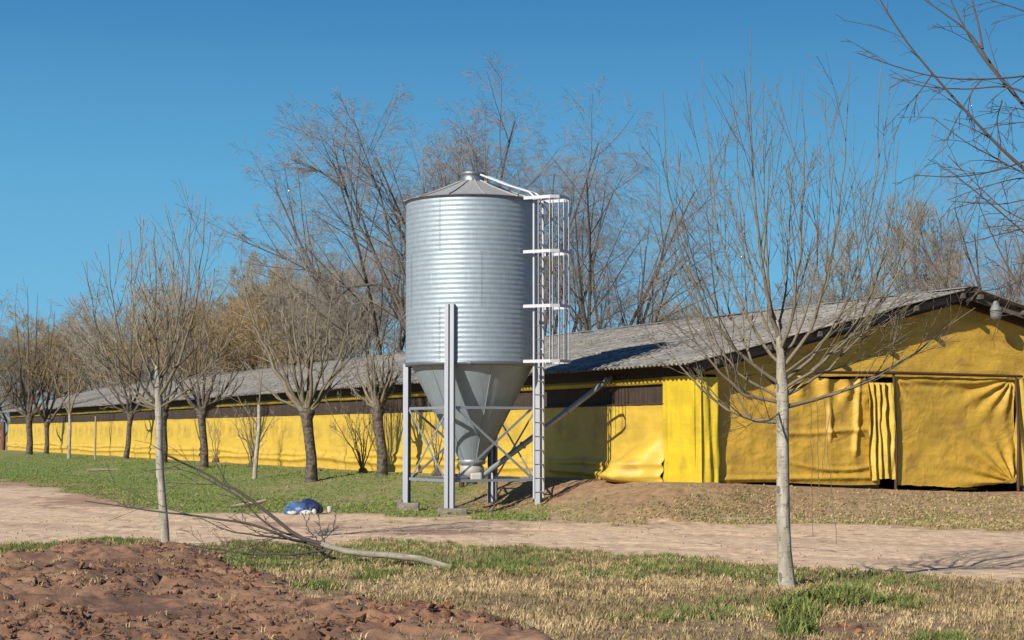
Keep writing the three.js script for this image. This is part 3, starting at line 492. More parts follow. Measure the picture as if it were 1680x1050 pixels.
function jitter(pts, R, a) { return pts.map((p, i) => i && i < pts.length - 1 ? p.clone().add(V((R() - 0.5) * a, (R() - 0.5) * a * 0.5, (R() - 0.5) * a)) : p); }
// a tree under construction: trunk and each limb are parts, the finest shoots one mass
class Tree {
  constructor(name, label, category, base, seed, group) { this.g = thing(name, label, category, base, group); this.base = base; this.R = rng(seed); this.twigs = new Tubes(); }
  rel(p) { return p.clone().sub(this.base); }
  trunk(pts, rads, mat, sides = 12) { part('trunk', new Tubes().tube(pts.map((p) => this.rel(p)), rads, sides, true).geo(), mat, this.g); }
  limb(pts, r0, r1, levels, mat, rmin, len) {
    const tb = new Tubes(), q = pts.map((p) => this.rel(p)), rads = q.map((_, i) => lerp(r0, r1, Math.pow(i / (q.length - 1), 0.8)));
    tb.tube(q, rads, 7);
    const c = { R: this.R, rmin, levels, target: (l) => l <= 1 ? tb : this.twigs }; let L = 0; for (let i = 1; i < q.length; i++) L += q[i].distanceTo(q[i - 1]);
    spawn(c, 0, q, rads, len ?? L); part('limb', tb.geo(), mat, this.g);
  }
  grown(p, dir, len, r0, levels, mat, rmin) {              // a limb that finds its own way
    const tb = new Tubes(), c = { R: this.R, rmin, levels, target: (l) => l <= 1 ? tb : this.twigs };
    branch(c, 0, this.rel(p), dir, len, r0); part('limb', tb.geo(), mat, this.g);
  }
  done(mat) { if (!this.twigs.empty) tag(part('twigs', this.twigs.geo(), mat, this.g), null, null, null, 'stuff'); return this.g; }
}
const SAP = [ // levels of a young upright tree near the camera
  { n: 7, t0: 0.18, t1: 0.84, ang: [0.3, 0.65], rat: [0.28, 0.52], rr: 0.5, sides: 6, seg: 8, wig: 0.07, up: 0.5 },
  { n: 4, t0: 0.15, t1: 0.8, ang: [0.3, 0.7], rat: [0.4, 0.7], rr: 0.55, sides: 4, seg: 6, wig: 0.09, up: 0.45 },
  { n: 1, t0: 0.2, t1: 0.7, ang: [0.4, 0.9], rat: [0.4, 0.6], rr: 0.6, sides: 3, seg: 4, wig: 0.14, up: 0.25 },
  { n: 0, sides: 3, seg: 3, wig: 0.25, up: 0.2 }];

{ // right foreground tree
  const D = 17.95, base = foot(1291, 962), t = new Tree('young_tree', 'young bare tree with a smooth pale trunk standing in the dry grass at right', 'tree', base, 71);
  const d = -base.z, A = (px, py, dd = 0) => at(px, py, d + dd);
  t.trunk([V(base.x + 0.015, base.y - 0.08, base.z), A(1290, 945), A(1287, 905), A(1285, 850), A(1284.5, 780), A(1284, 715), A(1284, 660), A(1283, 632), A(1282, 612), A(1281, 585), A(1278, 558), A(1274, 525)], [0.1, 0.086, 0.076, 0.071, 0.068, 0.066, 0.067, 0.063, 0.054, 0.044, 0.034, 0.023], M.barkPale, 18);
  const up = [ // tip x, tip y, start y, thickness px, belly x, depth swing
    [1088, 150, 632, 11, 1110, -0.5], [1152, 100, 600, 10, 1185, 0.6], [1160, 210, 645, 9, 1172, 0.9], [1232, 45, 560, 13, 1232, -0.3], [1208, 130, 585, 8, 1222, 0.7], [1254, 130, 540, 10, 1244, 0.2], [1318, 118, 575, 11, 1322, -0.6], [1297, 230, 550, 8, 1290, 0.8], [1392, 95, 605, 12, 1385, -0.1], [1345, 215, 590, 9, 1352, 0.9], [1446, 95, 628, 10, 1440, 0.5], [1474, 230, 640, 9, 1440, -0.7], [1502, 262, 652, 8, 1452, 0.3], [1120, 290, 655, 8, 1118, 0.4], [1420, 300, 615, 7, 1400, -1.0]];
  for (const [tx, ty, sy, w, bx, dd] of up) {
    const p0 = A(1283 - Math.max(0, 600 - sy) * 0.12, sy), H = sy - ty;
    t.limb(jitter(bez(p0, A(lerp(1283, bx, 0.75), sy - H * 0.16, dd * 0.3), A(lerp(bx, tx, 0.7), sy - H * 0.42, dd * 0.7), A(tx, ty, dd), 14), t.R, 0.045), w * 0.0022, 0.003, SAP, M.barkLimb, 0.0024);
  }
  const side = SAP.map((s, i) => i ? s : { ...s, n: 7, ang: [0.4, 0.9] });
  for (const [pts, w] of [[[[1279, 692], [1240, 690], [1192, 672], [1150, 638], [1112, 596], [1092, 560]], 9], [[[1288, 668], [1340, 655], [1396, 637], [1450, 610], [1502, 580], [1548, 540], [1600, 505]], 9], [[[1278, 660], [1220, 648], [1180, 610], [1140, 560], [1108, 480], [1095, 380]], 7], [[[1288, 650], [1330, 610], [1388, 560], [1440, 500], [1492, 420], [1525, 340]], 8], [[[1280, 676], [1262, 690], [1240, 692], [1218, 684], [1195, 662]], 4]])
    t.limb(pts.map(([x, y], i) => A(x, y, (i / pts.length) * (w - 7.5) * 0.5)), w * 0.003, 0.004, side, M.barkLimb, 0.0026);
  // long loose shoots hanging from the low right bough to the ground
  for (const [x0, y0, x1, y1] of [[1340, 656, 1344, 800], [1352, 655, 1372, 893], [1330, 660, 1334, 880], [1362, 652, 1350, 780]]) t.twigs.tube(jitter(bez(A(x0, y0), A(x0 + 2, lerp(y0, y1, 0.3)), A(x1 - 3, lerp(y0, y1, 0.7)), A(x1, y1), 10), t.R, 0.02).map((p) => t.rel(p)), Array(11).fill(0.004), 3);
  t.done(M.twigOlive);
}
{ // left foreground tree
  const base = foot(271, 893), d = -base.z, A = (px, py, dd = 0) => at(px, py, d + dd);
  const t = new Tree('young_tree', 'young bare tree with a thin whitish trunk rising behind the earth heap at left', 'tree', base, 72);
  t.trunk([V(base.x, base.y - 0.15, base.z), A(270, 870), A(267, 830), A(263, 780), A(261, 730), A(261, 690), A(260, 665), A(259, 645), A(258, 622), A(257, 600)], [0.078, 0.07, 0.064, 0.06, 0.058, 0.058, 0.058, 0.05, 0.04, 0.026], M.barkPale, 16);
  const up = [[338, 322, 648, 12, 318, -0.4], [316, 318, 630, 10, 300, 0.5], [284, 370, 625, 8, 282, 0.9], [255, 372, 605, 9, 252, -0.6], [212, 378, 635, 10, 215, 0.3], [178, 400, 665, 9, 196, -0.8], [142, 428, 668, 10, 165, 0.5], [230, 350, 615, 7, 236, 1.1], [352, 440, 662, 7, 330, 0.8], [372, 520, 668, 7, 335, -0.7], [160, 520, 670, 7, 180, 1.0], [128, 560, 672, 6, 170, -0.3], [300, 420, 618, 7, 290, -1.1]];
  for (const [tx, ty, sy, w, bx, dd] of up) { const p0 = A(260 + (tx - 260) * 0.03, sy), H = sy - ty; t.limb(jitter(bez(p0, A(lerp(260, bx, 0.8), sy - H * 0.18, dd * 0.3), A(lerp(bx, tx, 0.6), sy - H * 0.45, dd * 0.7), A(tx, ty, dd), 12), t.R, 0.05), w * 0.0026, 0.004, SAP.map((s, i) => i === 0 ? { ...s, n: 8 } : s), M.barkLimb, 0.0034); }
  t.done(M.twigGrey);
}
{ // tree beyond the right edge whose boughs reach into the picture
  const base = onGround(1905, 15.6), d = 15.6, A = (px, py, dd = 0) => at(px, py, d + dd);
  const t = new Tree('overhanging_tree', 'tree outside the right edge reaching long drooping brown boughs into the sky', 'tree', base, 73);
  t.trunk([V(base.x, base.y - 0.1, base.z), A(1900, 900), A(1892, 700), A(1885, 560), A(1878, 440), A(1874, 330), A(1868, 200)], [0.16, 0.14, 0.125, 0.118, 0.105, 0.08, 0.05], M.barkPale, 16);
  const lv = [{ n: 5, t0: 0.3, ang: [0.35, 0.7], rat: [0.14, 0.3], rr: 0.4, sides: 6, seg: 8, wig: 0.06, up: 0.25 }, { n: 2, t0: 0.3, ang: [0.4, 0.8], rat: [0.3, 0.5], rr: 0.6, sides: 4, seg: 5, wig: 0.1, up: -0.35 }, { n: 0, sides: 3, seg: 4, wig: 0.15, up: -0.3 }];
  const B = [[[[1876, 420], [1760, 345], [1680, 277], [1642, 243], [1585, 183], [1530, 121], [1488, 69], [1444, 0], [1425, -40]], 9, -0.2], [[[1874, 330], [1760, 262], [1680, 173], [1654, 144], [1625, 104], [1590, 54], [1518, 0], [1470, -40]], 9, 0.3], [[[1872, 300], [1780, 160], [1720, 124], [1650, 128], [1585, 130], [1525, 124], [1461, 106], [1407, 87]], 5, -0.5], [[[1760, 262], [1700, 165], [1654, 143], [1585, 146], [1515, 141], [1461, 126]], 5, 0.4], [[[1878, 440], [1760, 330], [1680, 285], [1638, 262], [1585, 233], [1528, 191]], 5, 0.7], [[[1876, 380], [1750, 240], [1680, 265], [1624, 282], [1565, 290], [1498, 287]], 5, -0.1], [[[1880, 480], [1760, 300], [1680, 292], [1620, 305], [1555, 328]], 4, 0.6], [[[1872, 260], [1780, 60], [1680, 18], [1625, 0]], 5, 0], [[[1654, 144], [1610, 90], [1585, 50], [1560, 0], [1550, -30]], 6, 0.3], [[[1612, 80], [1605, 40], [1595, 0], [1592, -30]], 5, 0.3], [[[1530, 121], [1505, 155], [1482, 180]], 3, -0.2], [[[1880, 520], [1760, 400], [1700, 330], [1640, 335], [1560, 330]], 4, 0.5], [[[1885, 560], [1780, 480], [1700, 400], [1620, 330], [1570, 290]], 5, -0.6], [[[1610, 131], [1594, 152], [1586, 195]], 3, 0.1], [[[1644, 165], [1636, 198], [1642, 232]], 3, 0.2], [[[1720, 205], [1668, 178], [1652, 196]], 3, 0.1], [[[1880, 470], [1770, 420], [1720, 380], [1650, 345], [1600, 300], [1555, 255]], 4, 0.8], [[[1885, 600], [1800, 560], [1700, 510], [1660, 450], [1625, 380], [1600, 320]], 5, 0.4], [[[1880, 500], [1770, 400], [1710, 440], [1650, 470], [1590, 480]], 3.5, -0.4], [[[1876, 400], [1770, 300], [1705, 400], [1680, 450], [1640, 520]], 3, 0.3], [[[1878, 440], [1780, 390], [1720, 370], [1660, 380], [1580, 400]], 3.5, 0.9], [[[1874, 330], [1790, 215], [1700, 200], [1640, 205]], 4, -0.3]];
  for (const [pts, w, dd] of B) { const cv = new THREE.CatmullRomCurve3(pts.map(([x, y], i) => A(x, y, dd * i / pts.length))); t.limb(cv.getPoints(20), w * 0.0026, 0.004, lv, M.twigDark, 0.0028, w > 5 ? undefined : 2.1); }
  t.done(M.twigDark);
}

// pollarded row between the road and the shed
const POL = (n) => [{ n: Math.max(3, n - 1), t0: 0.2, ang: [0.3, 0.7], rat: [0.25, 0.5], rr: 0.5, sides: 5, seg: 7, wig: 0.12, up: 0.35 }, { n: 4, t0: 0.15, ang: [0.35, 0.8], rat: [0.35, 0.6], rr: 0.6, sides: 4, seg: 5, wig: 0.2, up: 0.3 }, { n: 2, t0: 0.2, ang: [0.4, 0.9], rat: [0.4, 0.6], rr: 0.7, sides: 3, seg: 4, wig: 0.3, up: 0.2 }, { n: 0, sides: 3, seg: 3, wig: 0.3, up: 0.1 }];
function pollard(px, py, topPx, headY, w, sprouts, seed, label, group = 'pollarded trees in front of the yellow shed wall') {
  const base = foot(px, py), d = -base.z, A = (x, y, dd = 0) => at(x, y, d + dd), k = d / FOCAL, R = rng(seed);
  const t = new Tree('pollard_tree', label, 'tree', base, seed, group);
  const r = w * k * 0.44, head = A(topPx, headY);
  t.trunk([V(base.x, base.y - 0.12, base.z), base.clone().add(V(0, 0.12, 0)), base.clone().lerp(head, 0.35).add(V(r * 0.25, 0, 0)), base.clone().lerp(head, 0.7), head.clone().add(V(0, -0.22, 0)), head, head.clone().add(V(0, 0.12, 0))], [r * 1.35, r * 1.12, r * 0.95, r * 0.92, r * 1.0, r * 1.45, r * 0.7], M.barkDark, 12);
  for (const [tx, ty, lw] of sprouts) {
    const dd = (R() - 0.5) * 2.2, p0 = head.clone().add(V((tx - topPx) * k * 0.06, 0.02, dd * 0.06)), H = headY - ty, cx = lerp(topPx, tx, 0.6);
    t.limb(jitter(bez(p0, A(lerp(topPx, cx, 0.55), headY - H * 0.16, dd * 0.35), A(cx + (tx - topPx) * 0.25, headY - H * 0.5, dd * 0.7), A(tx, ty, dd), 10), R, 0.09), lw * k / 2, 0.007, POL(lw > 7 ? 6 : 4), d < 60 ? M.barkLimb : M.barkDark, 0.0055);
  }
  return t.done(d < 70 ? M.twigGrey : M.twigGold);
}
pollard(511, 790, 504, 676, 21, [[392, 420, 11], [420, 455, 8], [452, 400, 8], [478, 430, 10], [505, 395, 8], [522, 440, 9], [550, 430, 8], [575, 500, 8], [400, 590, 6], [600, 480, 8], [470, 520, 7]], 81, 'pollarded tree with the thickest dark trunk under a tall fan of shoots');
pollard(627, 801, 620, 672, 19, [[578, 575, 9], [598, 560, 8], [612, 548, 9], [630, 556, 8], [648, 566, 9], [655, 600, 9], [560, 600, 6], [640, 580, 8], [604, 520, 6], [590, 490, 6], [655, 500, 6]], 82, 'pollarded tree with short pruned stubs standing just left of the silo legs');
pollard(335, 768, 331, 676, 15, [[280, 600, 8], [300, 560, 8], [318, 540, 7], [340, 530, 8], [362, 550, 8], [390, 585, 8], [405, 612, 7], [352, 600, 6], [270, 560, 5], [420, 540, 5]], 83, 'pollarded tree with spreading pale boughs right of the whitish left trunk');
pollard(268, 760, 268, 680, 14, [[240, 560, 7], [260, 520, 7], [290, 540, 7], [230, 600, 6], [300, 590, 6], [275, 500, 6]], 84, 'dark pollarded trunk hidden close behind the whitish left trunk');
pollard(207, 753, 214, 680, 10, [[165, 560, 6], [190, 520, 6], [215, 500, 6], [240, 520, 6], [262, 560, 6], [150, 620, 5], [280, 610, 5]], 85, 'leaning slender pollarded tree left of the whitish left trunk');
pollard(76, 745, 77, 694, 9, [[40, 590, 6], [60, 540, 6], [80, 520, 6], [100, 560, 6], [125, 600, 6], [50, 640, 5]], 86, 'short pollarded tree second from the left end of the yellow wall');
pollard(48, 746, 48, 684, 12, [[5, 560, 7], [25, 500, 7], [45, 470, 7], [62, 480, 7], [90, 510, 7], [105, 570, 6], [-20, 600, 6]], 87, 'tall dark pollarded tree at the left end of the yellow wall');
{ // pale saplings and a thin post by the wall
  const mk = (px, py, pts, w, seed, label) => { const base = foot(px, py), d = -base.z, t = new Tree('sapling', label, 'sapling', base, seed), k = d / FOCAL; t.trunk([V(base.x, base.y - 0.08, base.z), ...pts.map(([x, y]) => at(x, y, d))], [w, w * 0.95, w * 0.85, w * 0.7].slice(0, pts.length + 1).map((q) => q * k / 2), M.barkPale, 8); return [t, (x, y, dd = 0) => at(x, y, d + dd), k]; };
  let [t, A, k] = mk(417, 786, [[421, 740], [425, 700], [425, 664]], 8, 91, 'thin pale sapling with two side shoots in front of the yellow wall');
  for (const p of [[[424, 700], [395, 660], [370, 610]], [[424, 728], [440, 700], [452, 680]], [[425, 666], [430, 610], [436, 560]], [[422, 745], [400, 718], [380, 690]]]) t.limb(p.map((q) => A(...q)), 3 * k / 2, 0.005, POL(4), M.barkLimb, 0.005);
  t.done(M.twigGrey);
  [t, A, k] = mk(113, 752, [[114, 720], [115, 700], [114, 678]], 6, 92, 'thin pale sapling between the two left pollards and the thin post');
  for (const p of [[[114, 680], [95, 640], [80, 590]], [[114, 680], [130, 630], [140, 590]], [[114, 680], [112, 610], [116, 560]]]) t.limb(p.map((q) => A(...q)), 4 * k / 2, 0.006, POL(5), M.barkLimb, 0.006);
  t.done(M.twigGold);
}
{ // shrubs against the wall: many stems from one stool
  const mk = (px, py, stems, seed, label) => { const base = foot(px, py), d = -base.z, t = new Tree('bare_shrub', label, 'shrub', base, seed, 'bare shrubs against the yellow wall'), R = rng(seed); part('stool', new THREE.IcosahedronGeometry(0.16, 2).scale(1, 1.1, 1), M.barkDark, t.g); for (const [x, y] of stems) { const dd = (R() - 0.5) * 1.2; t.limb(jitter(bez(base.clone().add(V(0, 0.05, 0)), at(lerp(px, x, 0.25), lerp(py, y, 0.35), d + dd * 0.3), at(lerp(px, x, 0.7), lerp(py, y, 0.65), d + dd * 0.6), at(x, y, d + dd), 8), R, 0.05), 0.024, 0.006, POL(4), M.barkLimb, 0.005); } t.done(M.twigGrey); };
  mk(595, 776, [[540, 668], [556, 650], [572, 672], [585, 640], [598, 660], [612, 650], [628, 680], [575, 700]], 93, 'bare many-stemmed shrub between the two nearest pollards');
  mk(412, 766, [[385, 690], [398, 672], [408, 660], [418, 668], [436, 690]], 94, 'dark bare shrub directly behind the thin pale sapling');
  mk(354, 758, [[340, 690], [352, 680], [368, 685], [378, 705]], 95, 'low bare shrub just right of the spreading pollard trunk');
  mk(717, 780, [[690, 690], [702, 660], [715, 680], [730, 670], [738, 705]], 96, 'bare shrub seen between the left and nearest silo legs');
}

// big trees behind the shed: a few kinds, each copied under its own name
const TALL = [{ n: 8, t0: 0.28, ang: [0.35, 0.8], rat: [0.3, 0.55], rr: 0.5, sides: 6, seg: 9, wig: 0.12, up: 0.2, taper: 0.25 }, { n: 6, t0: 0.15, ang: [0.4, 0.9], rat: [0.35, 0.6], rr: 0.5, sides: 4, seg: 7, wig: 0.16, up: 0.15 }, { n: 5, t0: 0.15, ang: [0.4, 0.9], rat: [0.5, 0.85], rr: 0.5, sides: 3, seg: 5, wig: 0.2, up: -0.12 }, { n: 3, t0: 0.1, ang: [0.3, 0.8], rat: [0.6, 1.0], rr: 0.7, sides: 3, seg: 4, wig: 0.2, up: -0.4 }, { n: 0, sides: 3, seg: 3, wig: 0.2, up: -0.6 }];
const DENSE = [{ n: 8, t0: 0.2, ang: [0.35, 0.8], rat: [0.35, 0.6], rr: 0.5, sides: 5, seg: 7, wig: 0.16, up: 0.3 }, { n: 7, t0: 0.15, ang: [0.4, 0.9], rat: [0.4, 0.65], rr: 0.5, sides: 4, seg: 5, wig: 0.25, up: 0.25 }, { n: 7, t0: 0.1, ang: [0.4, 1.0], rat: [0.4, 0.7], rr: 0.6, sides: 3, seg: 4, wig: 0.3, up: 0.15 }, { n: 2, t0: 0.2, ang: [0.4, 0.9], rat: [0.5, 0.8], rr: 0.8, sides: 3, seg: 3, wig: 0.3, up: -0.1 }, { n: 0, sides: 3, seg: 2, wig: 0.3, up: 0 }];
function bigTree(seed, H, limbs, spread, levels, bark, twig, rmin) {   // grown at the origin
  const t = new Tree('tall_tree', 'x', 'tree', V(0, 0, 0), seed, 'bare trees behind the shed'), R = t.R, fork = H * 0.16;
  t.trunk([V(0, -0.3, 0), V(0.05, fork * 0.5, 0), V(0, fork, 0.05), V(0, fork * 1.2, 0)], [H * 0.02, H * 0.016, H * 0.017, H * 0.008], M.barkDark, 9);
  for (let i = 0; i < limbs; i++) { const az = (i + R() * 0.6) / limbs * 6.283, tl = spread * (0.25 + 0.9 * R()); t.grown(V(0, fork * (0.85 + 0.25 * R()), 0), V(Math.cos(az) * Math.sin(tl), Math.cos(tl), Math.sin(az) * Math.sin(tl)), H * (0.66 + 0.22 * R()), H * 0.0085, levels, bark, rmin); }
  t.done(twig); scene.remove(t.g); names.set('tall_tree', 0); return t.g;
}
const protos = {
  tallA: bigTree(501, 18, 6, 0.5, TALL, M.barkDark, M.twigRed, 0.0065), tallB: bigTree(502, 18, 5, 0.42, TALL, M.barkDark, M.twigRed, 0.0065),
  gold: bigTree(503, 11, 7, 0.75, DENSE, M.barkLimb, M.twigGold, 0.009), grey: bigTree(504, 11, 6, 0.6, DENSE, M.barkDark, M.twigGrey, 0.008), thin: bigTree(505, 12, 4, 0.16, TALL.map((s, i) => i < 2 ? { ...s, ang: [0.2, 0.45], up: 0.5 } : { ...s, up: 0.2 }), M.barkDark, M.twigGrey, 0.011),
};
function stand(kind, name, px, d, topPy, turn, label, group, lean = 0, wide = 1) {
  const o = protos[kind].clone(), x = (px - 840) / FOCAL * d, H = at(px, topPy, d).y - 0.2, H0 = new THREE.Box3().setFromObject(protos[kind]).max.y, s = H / H0;
  o.name = numbered(name); o.position.set(x, ground(x, -d), -d); o.scale.set(s * wide, s, s * wide); o.rotation.set(0, turn, lean); scene.add(o); tag(o, label, 'tree', group); return o;
}
const BG = 'tall bare trees behind the silo and shed';
stand('tallA', 'tall_tree', 735, 92, 92, 0.3, 'tallest bare tree, rising straight above the left part of the silo roof', BG);
stand('tallB', 'tall_tree', 808, 88, 120, 2.1, 'tall bare tree rising directly above the silo lid', BG);
stand('tallA', 'tall_tree', 880, 84, 150, 4.0, 'tall bare tree right of the silo lid, above the roof ladder', BG);
stand('tallB', 'tall_tree', 950, 80, 195, 5.2, 'broad bare tree just behind the top of the ladder cage', BG, 0, 1.1);
stand('tallA', 'tall_tree', 1015, 76, 240, 1.2, 'drooping bare tree right of the ladder cage', BG, 0, 1.15);
stand('tallB', 'tall_tree', 640, 98, 165, 3.3, 'tall bare tree showing left of the silo wall', BG);
stand('grey', 'tall_tree', 600, 112, 330, 2.6, 'dense grey bare tree left of the silo, behind the leaning trunk', BG);
stand('grey', 'tall_tree', 545, 118, 350, 4.4, 'grey bare tree behind the shed roof above the thickest pollard', BG);
{ // the leaning tree left of the silo, limbs surveyed
  const d = 88, base = onGround(700, d), A = (px, py, dd = 0) => at(px, py, d + dd), t = new Tree('leaning_tree', 'big bare tree leaning left out from behind the silo', 'tree', base, 511, BG);
  t.trunk([V(base.x, base.y - 0.3, base.z), A(694, 640), A(684, 590), A(672, 545)], [0.34, 0.28, 0.24, 0.2], M.barkDark, 10);
  const lv = TALL.map((s, i) => i === 0 ? { ...s, n: 8, rat: [0.25, 0.45], t0: 0.3 } : i === 2 ? { ...s, n: 4 } : i === 3 ? { ...s, n: 2 } : s);
  for (const [pts, w] of [[[[672, 545], [650, 490], [610, 410], [580, 350], [565, 300], [548, 250], [525, 222]], 8], [[[565, 310], [540, 290], [510, 275], [478, 262]], 5], [[[684, 590], [668, 470], [640, 390], [625, 320], [600, 260], [580, 195]], 7], [[[672, 545], [640, 470], [560, 470], [480, 430], [420, 405], [385, 385]], 6], [[[690, 620], [665, 400], [640, 330], [618, 280]], 6], [[[684, 590], [600, 545], [540, 500], [480, 470], [440, 440]], 5]])
    t.limb(jitter(new THREE.CatmullRomCurve3(pts.map(([x, y], i) => A(x, y, (i - 3) * 0.4))).getPoints(16), t.R, 0.12), w * 0.0157, 0.02, lv, M.barkDark, 0.0065);
  t.done(M.twigRed);
}
const LG = 'bare trees beyond the left end of the shed';
[[470, 122, 405, 'gold', 1.0, 'golden-brown bushy bare tree behind the roof at the thick pollard'], [410, 126, 415, 'gold', 2.2, 'golden-brown bushy bare tree behind the middle of the left roof'], [352, 128, 430, 'gold', 4.1, 'golden-brown bushy bare tree right above the spreading pollard'], [300, 124, 450, 'gold', 5.5, 'golden-brown bare tree behind the right half of the left tree crown'], [240, 132, 455, 'grey', 0.5, 'grey bare tree behind the crown of the left foreground tree'], [185, 128, 470, 'grey', 1.7, 'grey bare tree left of the left foreground trunk'], [130, 134, 478, 'gold', 3.0, 'brown bare tree behind the thin pale sapling at far left'], [80, 138, 470, 'grey', 4.6, 'tall grey bare tree near the left edge of the view'], [25, 132, 490, 'gold', 0.2, 'olive-brown bare tree second from the left edge'], [-40, 128, 470, 'grey', 2.8, 'grey bare tree cut by the left edge'], [440, 150, 385, 'grey', 3.9, 'taller grey bare tree showing above the golden bushy trees'], [515, 145, 380, 'gold', 0.9, 'brown bare tree far behind between the golden trees and the leaning tree'], [380, 152, 420, 'grey', 5.0, 'far grey bare tree between the golden bushy trees'], [110, 165, 500, 'gold', 1.4, 'farthest brown bare tree low behind the left pollards'], [5, 150, 600, 'gold', 3.3, 'lowest brown bare tree closing the view behind the three posts'], [210, 160, 490, 'gold', 2.4, 'far brown bare tree low behind the left foreground tree']].forEach(([px, d, top, k, turn, label]) => stand(k, 'bushy_tree', px, d, top, turn, label, LG, 0, 1.1));
const RG = 'bare trees behind the right half of the shed';
[[1090, 100, 425, 'grey', 0.4, 'small grey bare tree right of the broad tree group'], [1140, 108, 432, 'grey', 2.0, 'low grey bare tree over the roof left of the foreground crown'], [1175, 120, 470, 'gold', 5.1, 'lowest brown bare tree peeping over the roof at the foreground crown'], [1345, 84, 375, 'grey', 3.1, 'low bare tree seen through the foreground tree crown'], [1400, 88, 350, 'thin', 1.0, 'slender bare tree seen through the right of the foreground crown'], [1520, 95, 300, 'thin', 0.8, 'slender upright bare tree left of the gable peak'], [1552, 98, 330, 'thin', 2.7, 'slender upright bare tree over the gable peak'], [1640, 78, 250, 'tallB', 1.3, 'drooping bare tree behind the right of the gable'], [1690, 70, 290, 'tallB', 3.6, 'broad drooping bare tree close behind the right end of the gable roof'], [1720, 74, 200, 'tallA', 0.1, 'tall drooping bare tree cut by the right edge behind the gable']].forEach(([px, d, top, k, turn, label]) => stand(k, 'slim_tree', px, d, top, turn, label, RG));

// ---------------------------------------------------------------- felled sapling lying across the grass
{
  const base = foot(738, 932), d = -base.z, A = (px, py, dd = 0) => at(px, py, d + dd), t = new Tree('felled_sapling', 'felled sapling lying with its pale butt in the grass and dark branches spread left', 'felled tree', base, 61);
  t.trunk([A(742, 931.5, -0.1), A(722, 926), A(690, 917, 0.2), A(640, 911, 0.4), A(600, 908.5, 0.6), A(565, 904, 0.8), A(535, 895, 0.9), A(512, 888, 1)], [0.036, 0.04, 0.043, 0.042, 0.041, 0.04, 0.038, 0.02], M.barkDull, 12);
  const lv = [{ n: 6, t0: 0.15, ang: [0.25, 0.6], rat: [0.15, 0.4], rr: 0.5, sides: 5, seg: 6, wig: 0.12, up: 0 }, { n: 3, t0: 0.2, ang: [0.3, 0.8], rat: [0.3, 0.6], rr: 0.6, sides: 3, seg: 4, wig: 0.2, up: 0.1 }, { n: 0, sides: 3, seg: 3, wig: 0.2, up: 0 }];
  for (const [pts, w] of [[[[535, 895, 0.9], [490, 880, 1.1], [440, 842, 1.5], [400, 812, 1.7], [360, 790, 2], [310, 764, 2.2], [275, 748, 2.4]], 8], [[[530, 898, 0.9], [470, 882, 1.2], [420, 862, 1.5], [360, 852, 1.8], [300, 844, 2.3], [220, 834, 2.8], [140, 822, 3.4]], 6], [[[535, 903, 0.9], [480, 909, 1.0], [420, 909, 1.2], [360, 902, 1.5], [310, 897, 1.7]], 4.5], [[[545, 903, 0.8], [520, 925, 0.5], [480, 938, 0.4], [420, 934, 0.4], [350, 918, 0.7], [300, 905, 1]], 4], [[[510, 888, 1], [450, 868, 1.4], [390, 815, 1.9], [330, 782, 2.3], [285, 765, 2.6]], 4.5], [[[528, 893, 1], [505, 866, 1.2], [497, 842, 1.3]], 2.5], [[[533, 891, 1], [524, 860, 1.1], [518, 828, 1.1]], 2.5], [[[522, 892, 1], [545, 870, 0.9], [552, 838, 0.9]], 2], [[[500, 888, 1], [440, 880, 0.8], [380, 872, 0.8], [330, 850, 1]], 4]])
    t.limb(jitter(new THREE.CatmullRomCurve3(pts.map((p) => { const q = A(...p); q.y = Math.max(q.y, ground(q.x, q.z) + 0.03); return q; })).getPoints(14), t.R, 0.03), w * 0.0038, w * 0.0014, lv, M.deadDark, 0.0035);
  t.done(M.deadDark);
}

